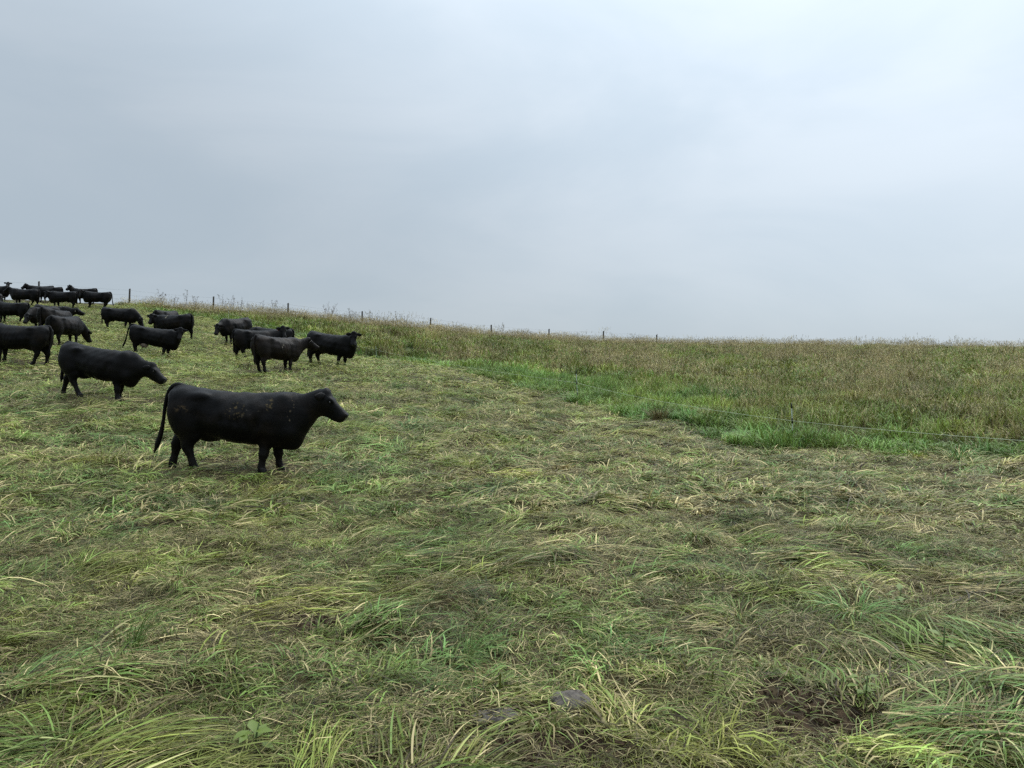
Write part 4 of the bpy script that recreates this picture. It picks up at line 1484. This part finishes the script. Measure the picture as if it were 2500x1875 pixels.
tussock(2340, 1125, 160, .62, .013, 1.0, .2, 1.4, (.35, .95, 1.35), 'pale blue-green tussock at the foot of the fence on the far right', 7)
tussock(2045, 1135, 120, .5, .012, 1.1, .2, 1.35, (.35, .95, 1.25), 'pale arching tussock beside the nearest electric fence post', 8)
tussock(1610, 1035, 150, .55, .016, .4, .2, 1.5, (1.0, .2, .42), 'dead brown upright tuft at the paddock edge', 9)
tussock(1735, 1030, 90, .6, .014, .7, .2, 1.4, (.95, .2, .85), 'tan dried tuft just right of the dead brown one', 10)
tussock(250, 1130, 120, .5, .011, .9, .25, 1.3, (.5, .3, .9), 'weedy mound left of the nearest cow', 12)
tussock(150, 1830, 90, .5, .010, .9, .2, 1.1, (.15, .55, 1.1), 'long-bladed tussock in the lower left corner', 13)
tussock(2440, 1800, 150, .42, .010, 1.0, .26, 1.1, (.25, .65, 1.1), 'thick drooping tussock in the lower right corner', 14)
tussock(1080, 1140, 80, .34, .010, 1.0, .16, 1.2, (.7, .6, 1.15), 'pale straw tuft right of the nearest cow', 15)
tussock(1700, 1320, 100, .36, .009, 1.0, .14, 1.25, (.35, .75, .95), 'dark tuft right of centre in the trodden grass', 16)
tussock(2060, 1310, 110, .36, .009, 1.0, .15, 1.25, (.3, .6, 1.0), 'tuft above the large blue-green tussock', 17)

LEAF_M, nt = new_mat('broad_leaf')
pb = N(nt, 'ShaderNodeBsdfPrincipled'); pb.inputs['Base Color'].default_value = (0.15, 0.21, 0.03, 1); pb.inputs['Roughness'].default_value = .5
pt = N(nt, 'ShaderNodeBsdfTranslucent'); pt.inputs[0].default_value = (0.22, 0.30, 0.04, 1)
mx = N(nt, 'ShaderNodeMixShader'); mx.inputs[0].default_value = .3
nt.links.new(pb.outputs[0], mx.inputs[1]); nt.links.new(pt.outputs[0], mx.inputs[2])
oo = N(nt, 'ShaderNodeOutputMaterial'); nt.links.new(mx.outputs[0], oo.inputs[0])


def leaf_fn(bm):
    prof = [(0, 0), (.12, .07), (.3, .2), (.5, .26), (.72, .2), (.9, .09), (1.0, 0)]
    mid_ = [bm.verts.new((x_, 0, -.18 * x_ * x_ - .0)) for x_, w_ in prof]
    lf = [bm.verts.new((x_ - .03, w_ * (1 + .12 * math.sin(x_ * 40)), .06 * (w_ / .26) - .18 * x_ * x_)) for x_, w_ in prof[1:-1]]
    rt = [bm.verts.new((x_ - .03, -w_ * (1 + .12 * math.cos(x_ * 37)), .06 * (w_ / .26) - .18 * x_ * x_)) for x_, w_ in prof[1:-1]]
    for sd, flip in ((lf, False), (rt, True)):
        chain = [mid_[0]] + sd + [mid_[-1]]
        for i in range(len(prof) - 1):
            vs_ = [mid_[i], mid_[i + 1], chain[i + 1], chain[i]]
            vs_ = list(dict.fromkeys(vs_))
            if len(vs_) > 2:
                bm.faces.new(vs_ if not flip else list(reversed(vs_)))


LEAF_ME = small_mesh('leaf', leaf_fn, LEAF_M)
STEM_M = mat_simple('green_stem', (0.08, 0.12, 0.04), .7, .2)
for u, v, n_, sz, hh, lb in ((2195, 1465, 9, .085, .12, 'bright broad-leaved weed beside the large blue-green tussock'), (2110, 1720, 14, .06, .16, 'dull broad-leaved weed at the edge of the bare soil'),
                             (620, 1860, 8, .08, .12, 'broad-leaved weed at the bottom edge, left of centre'), (1100, 1345, 8, .07, .1, 'small leafy weed below and right of the nearest cow'), (2300, 1600, 7, .07, .2, 'thin leafy weed right of the bare soil')):
    x_, y_ = hit(u, v)
    root = bpy.data.objects.new('leafy_weed', None); col.objects.link(root); root.location = (x_, y_, gz(x_, y_))
    tag(root, lb, 'weed', 'broad-leaved weeds')
    rr = random.Random(u)
    build_obj('stem', lambda bm: tube(bm, [(0, 0, -.02), (.01, 0, hh * .5), (.02, .01, hh)], [.006, .005, .003]), STEM_M, root)
    for k in range(n_):
        az = k * 2.4 + rr.uniform(-.4, .4); el = rr.uniform(-.1, .6)
        z_ = hh * rr.uniform(.35, 1.0)
        s_ = sz * rr.uniform(.75, 1.25)
        rd = rr.uniform(.0, .05)
        child('leaf', LEAF_ME, root, Matrix.Translation((rd * math.cos(az), rd * math.sin(az), z_)) @ Euler((rr.uniform(-.3, .3), -el, az)).to_matrix().to_4x4() @ Matrix.Diagonal((s_, s_, s_, 1)))

DUNG = mat_simple('dried_dung', (0.12, 0.105, 0.09), 0.85, 0.2, 0.5, 14, 0.6, (1, 3, 3))
for (u, v, rx, ry, hh, lb) in ((1393, 1722, .13, .095, .06, 'larger dried grey cow pat half under grass at the bottom centre'), (1208, 1770, .12, .08, .04, 'darker cow pat left of the larger one at the bottom centre')):
    def pat_fn(bm, rx=rx, ry=ry, hh=hh, u=u):
        rg = []
        for i, (f_, z_) in enumerate(((1.0, -.03), (1.0, .2), (.93, .62), (.78, .9), (.62, .84), (.5, 1.0), (.3, .92), (.1, 1.02))):
            q = []
            for k in range(NR):
                t_ = 2 * math.pi * k / NR
                w_ = 1 + .16 * math.sin(2 * t_ + u) + .08 * math.sin(5 * t_ + i)
                q.append(Vector((rx * f_ * w_ * math.cos(t_), ry * f_ * w_ * math.sin(t_), hh * z_ + .006 * math.sin(3 * t_ + i * 2))))
            rg.append(q)
        loft(bm, rg)
    x_, y_ = hit(u, v)
    o = build_obj('cow_pat', pat_fn, DUNG); o.location = (x_, y_, gz(x_, y_) - .004); o.rotation_euler = (.05, 0, .25)
    tag(o, lb, 'cow pat', 'cow pats')

CLOD = mat_simple('dark_soil', (0.055, 0.036, 0.021), 0.95, 0.15, 0.5, 40, 0.6)


def clods_fn(bm):
    rr = random.Random(5)
    for (cx, cy, rx, ry) in SOIL:
        n_ = int(1500 * rx * ry) + 12
        for _ in range(min(n_, 260)):
            a_ = rr.uniform(0, 6.28); q = math.sqrt(rr.random()) * 1.0
            x_, y_ = cx + rx * q * math.cos(a_), cy + ry * q * math.sin(a_)
            r_ = rr.uniform(.006, .026)
            n0 = len(bm.verts)
            g_ = bmesh.ops.create_icosphere(bm, subdivisions=2 if r_ > .016 else 1, radius=r_, matrix=Matrix.Translation((x_, y_, gz(x_, y_) + r_ * .3)) @ Euler((rr.random() * 3, rr.random() * 3, 0)).to_matrix().to_4x4() @ Matrix.Diagonal((1, rr.uniform(.6, 1), rr.uniform(.5, .8), 1)))
            for v_ in g_['verts']:
                v_.co += Vector((rr.uniform(-1, 1), rr.uniform(-1, 1), rr.uniform(-1, 1))) * r_ * .22


tag(build_obj('soil_clods', clods_fn, CLOD, smooth=False), 'dark crumbs of soil in the bare patches', 'soil', kind='stuff')
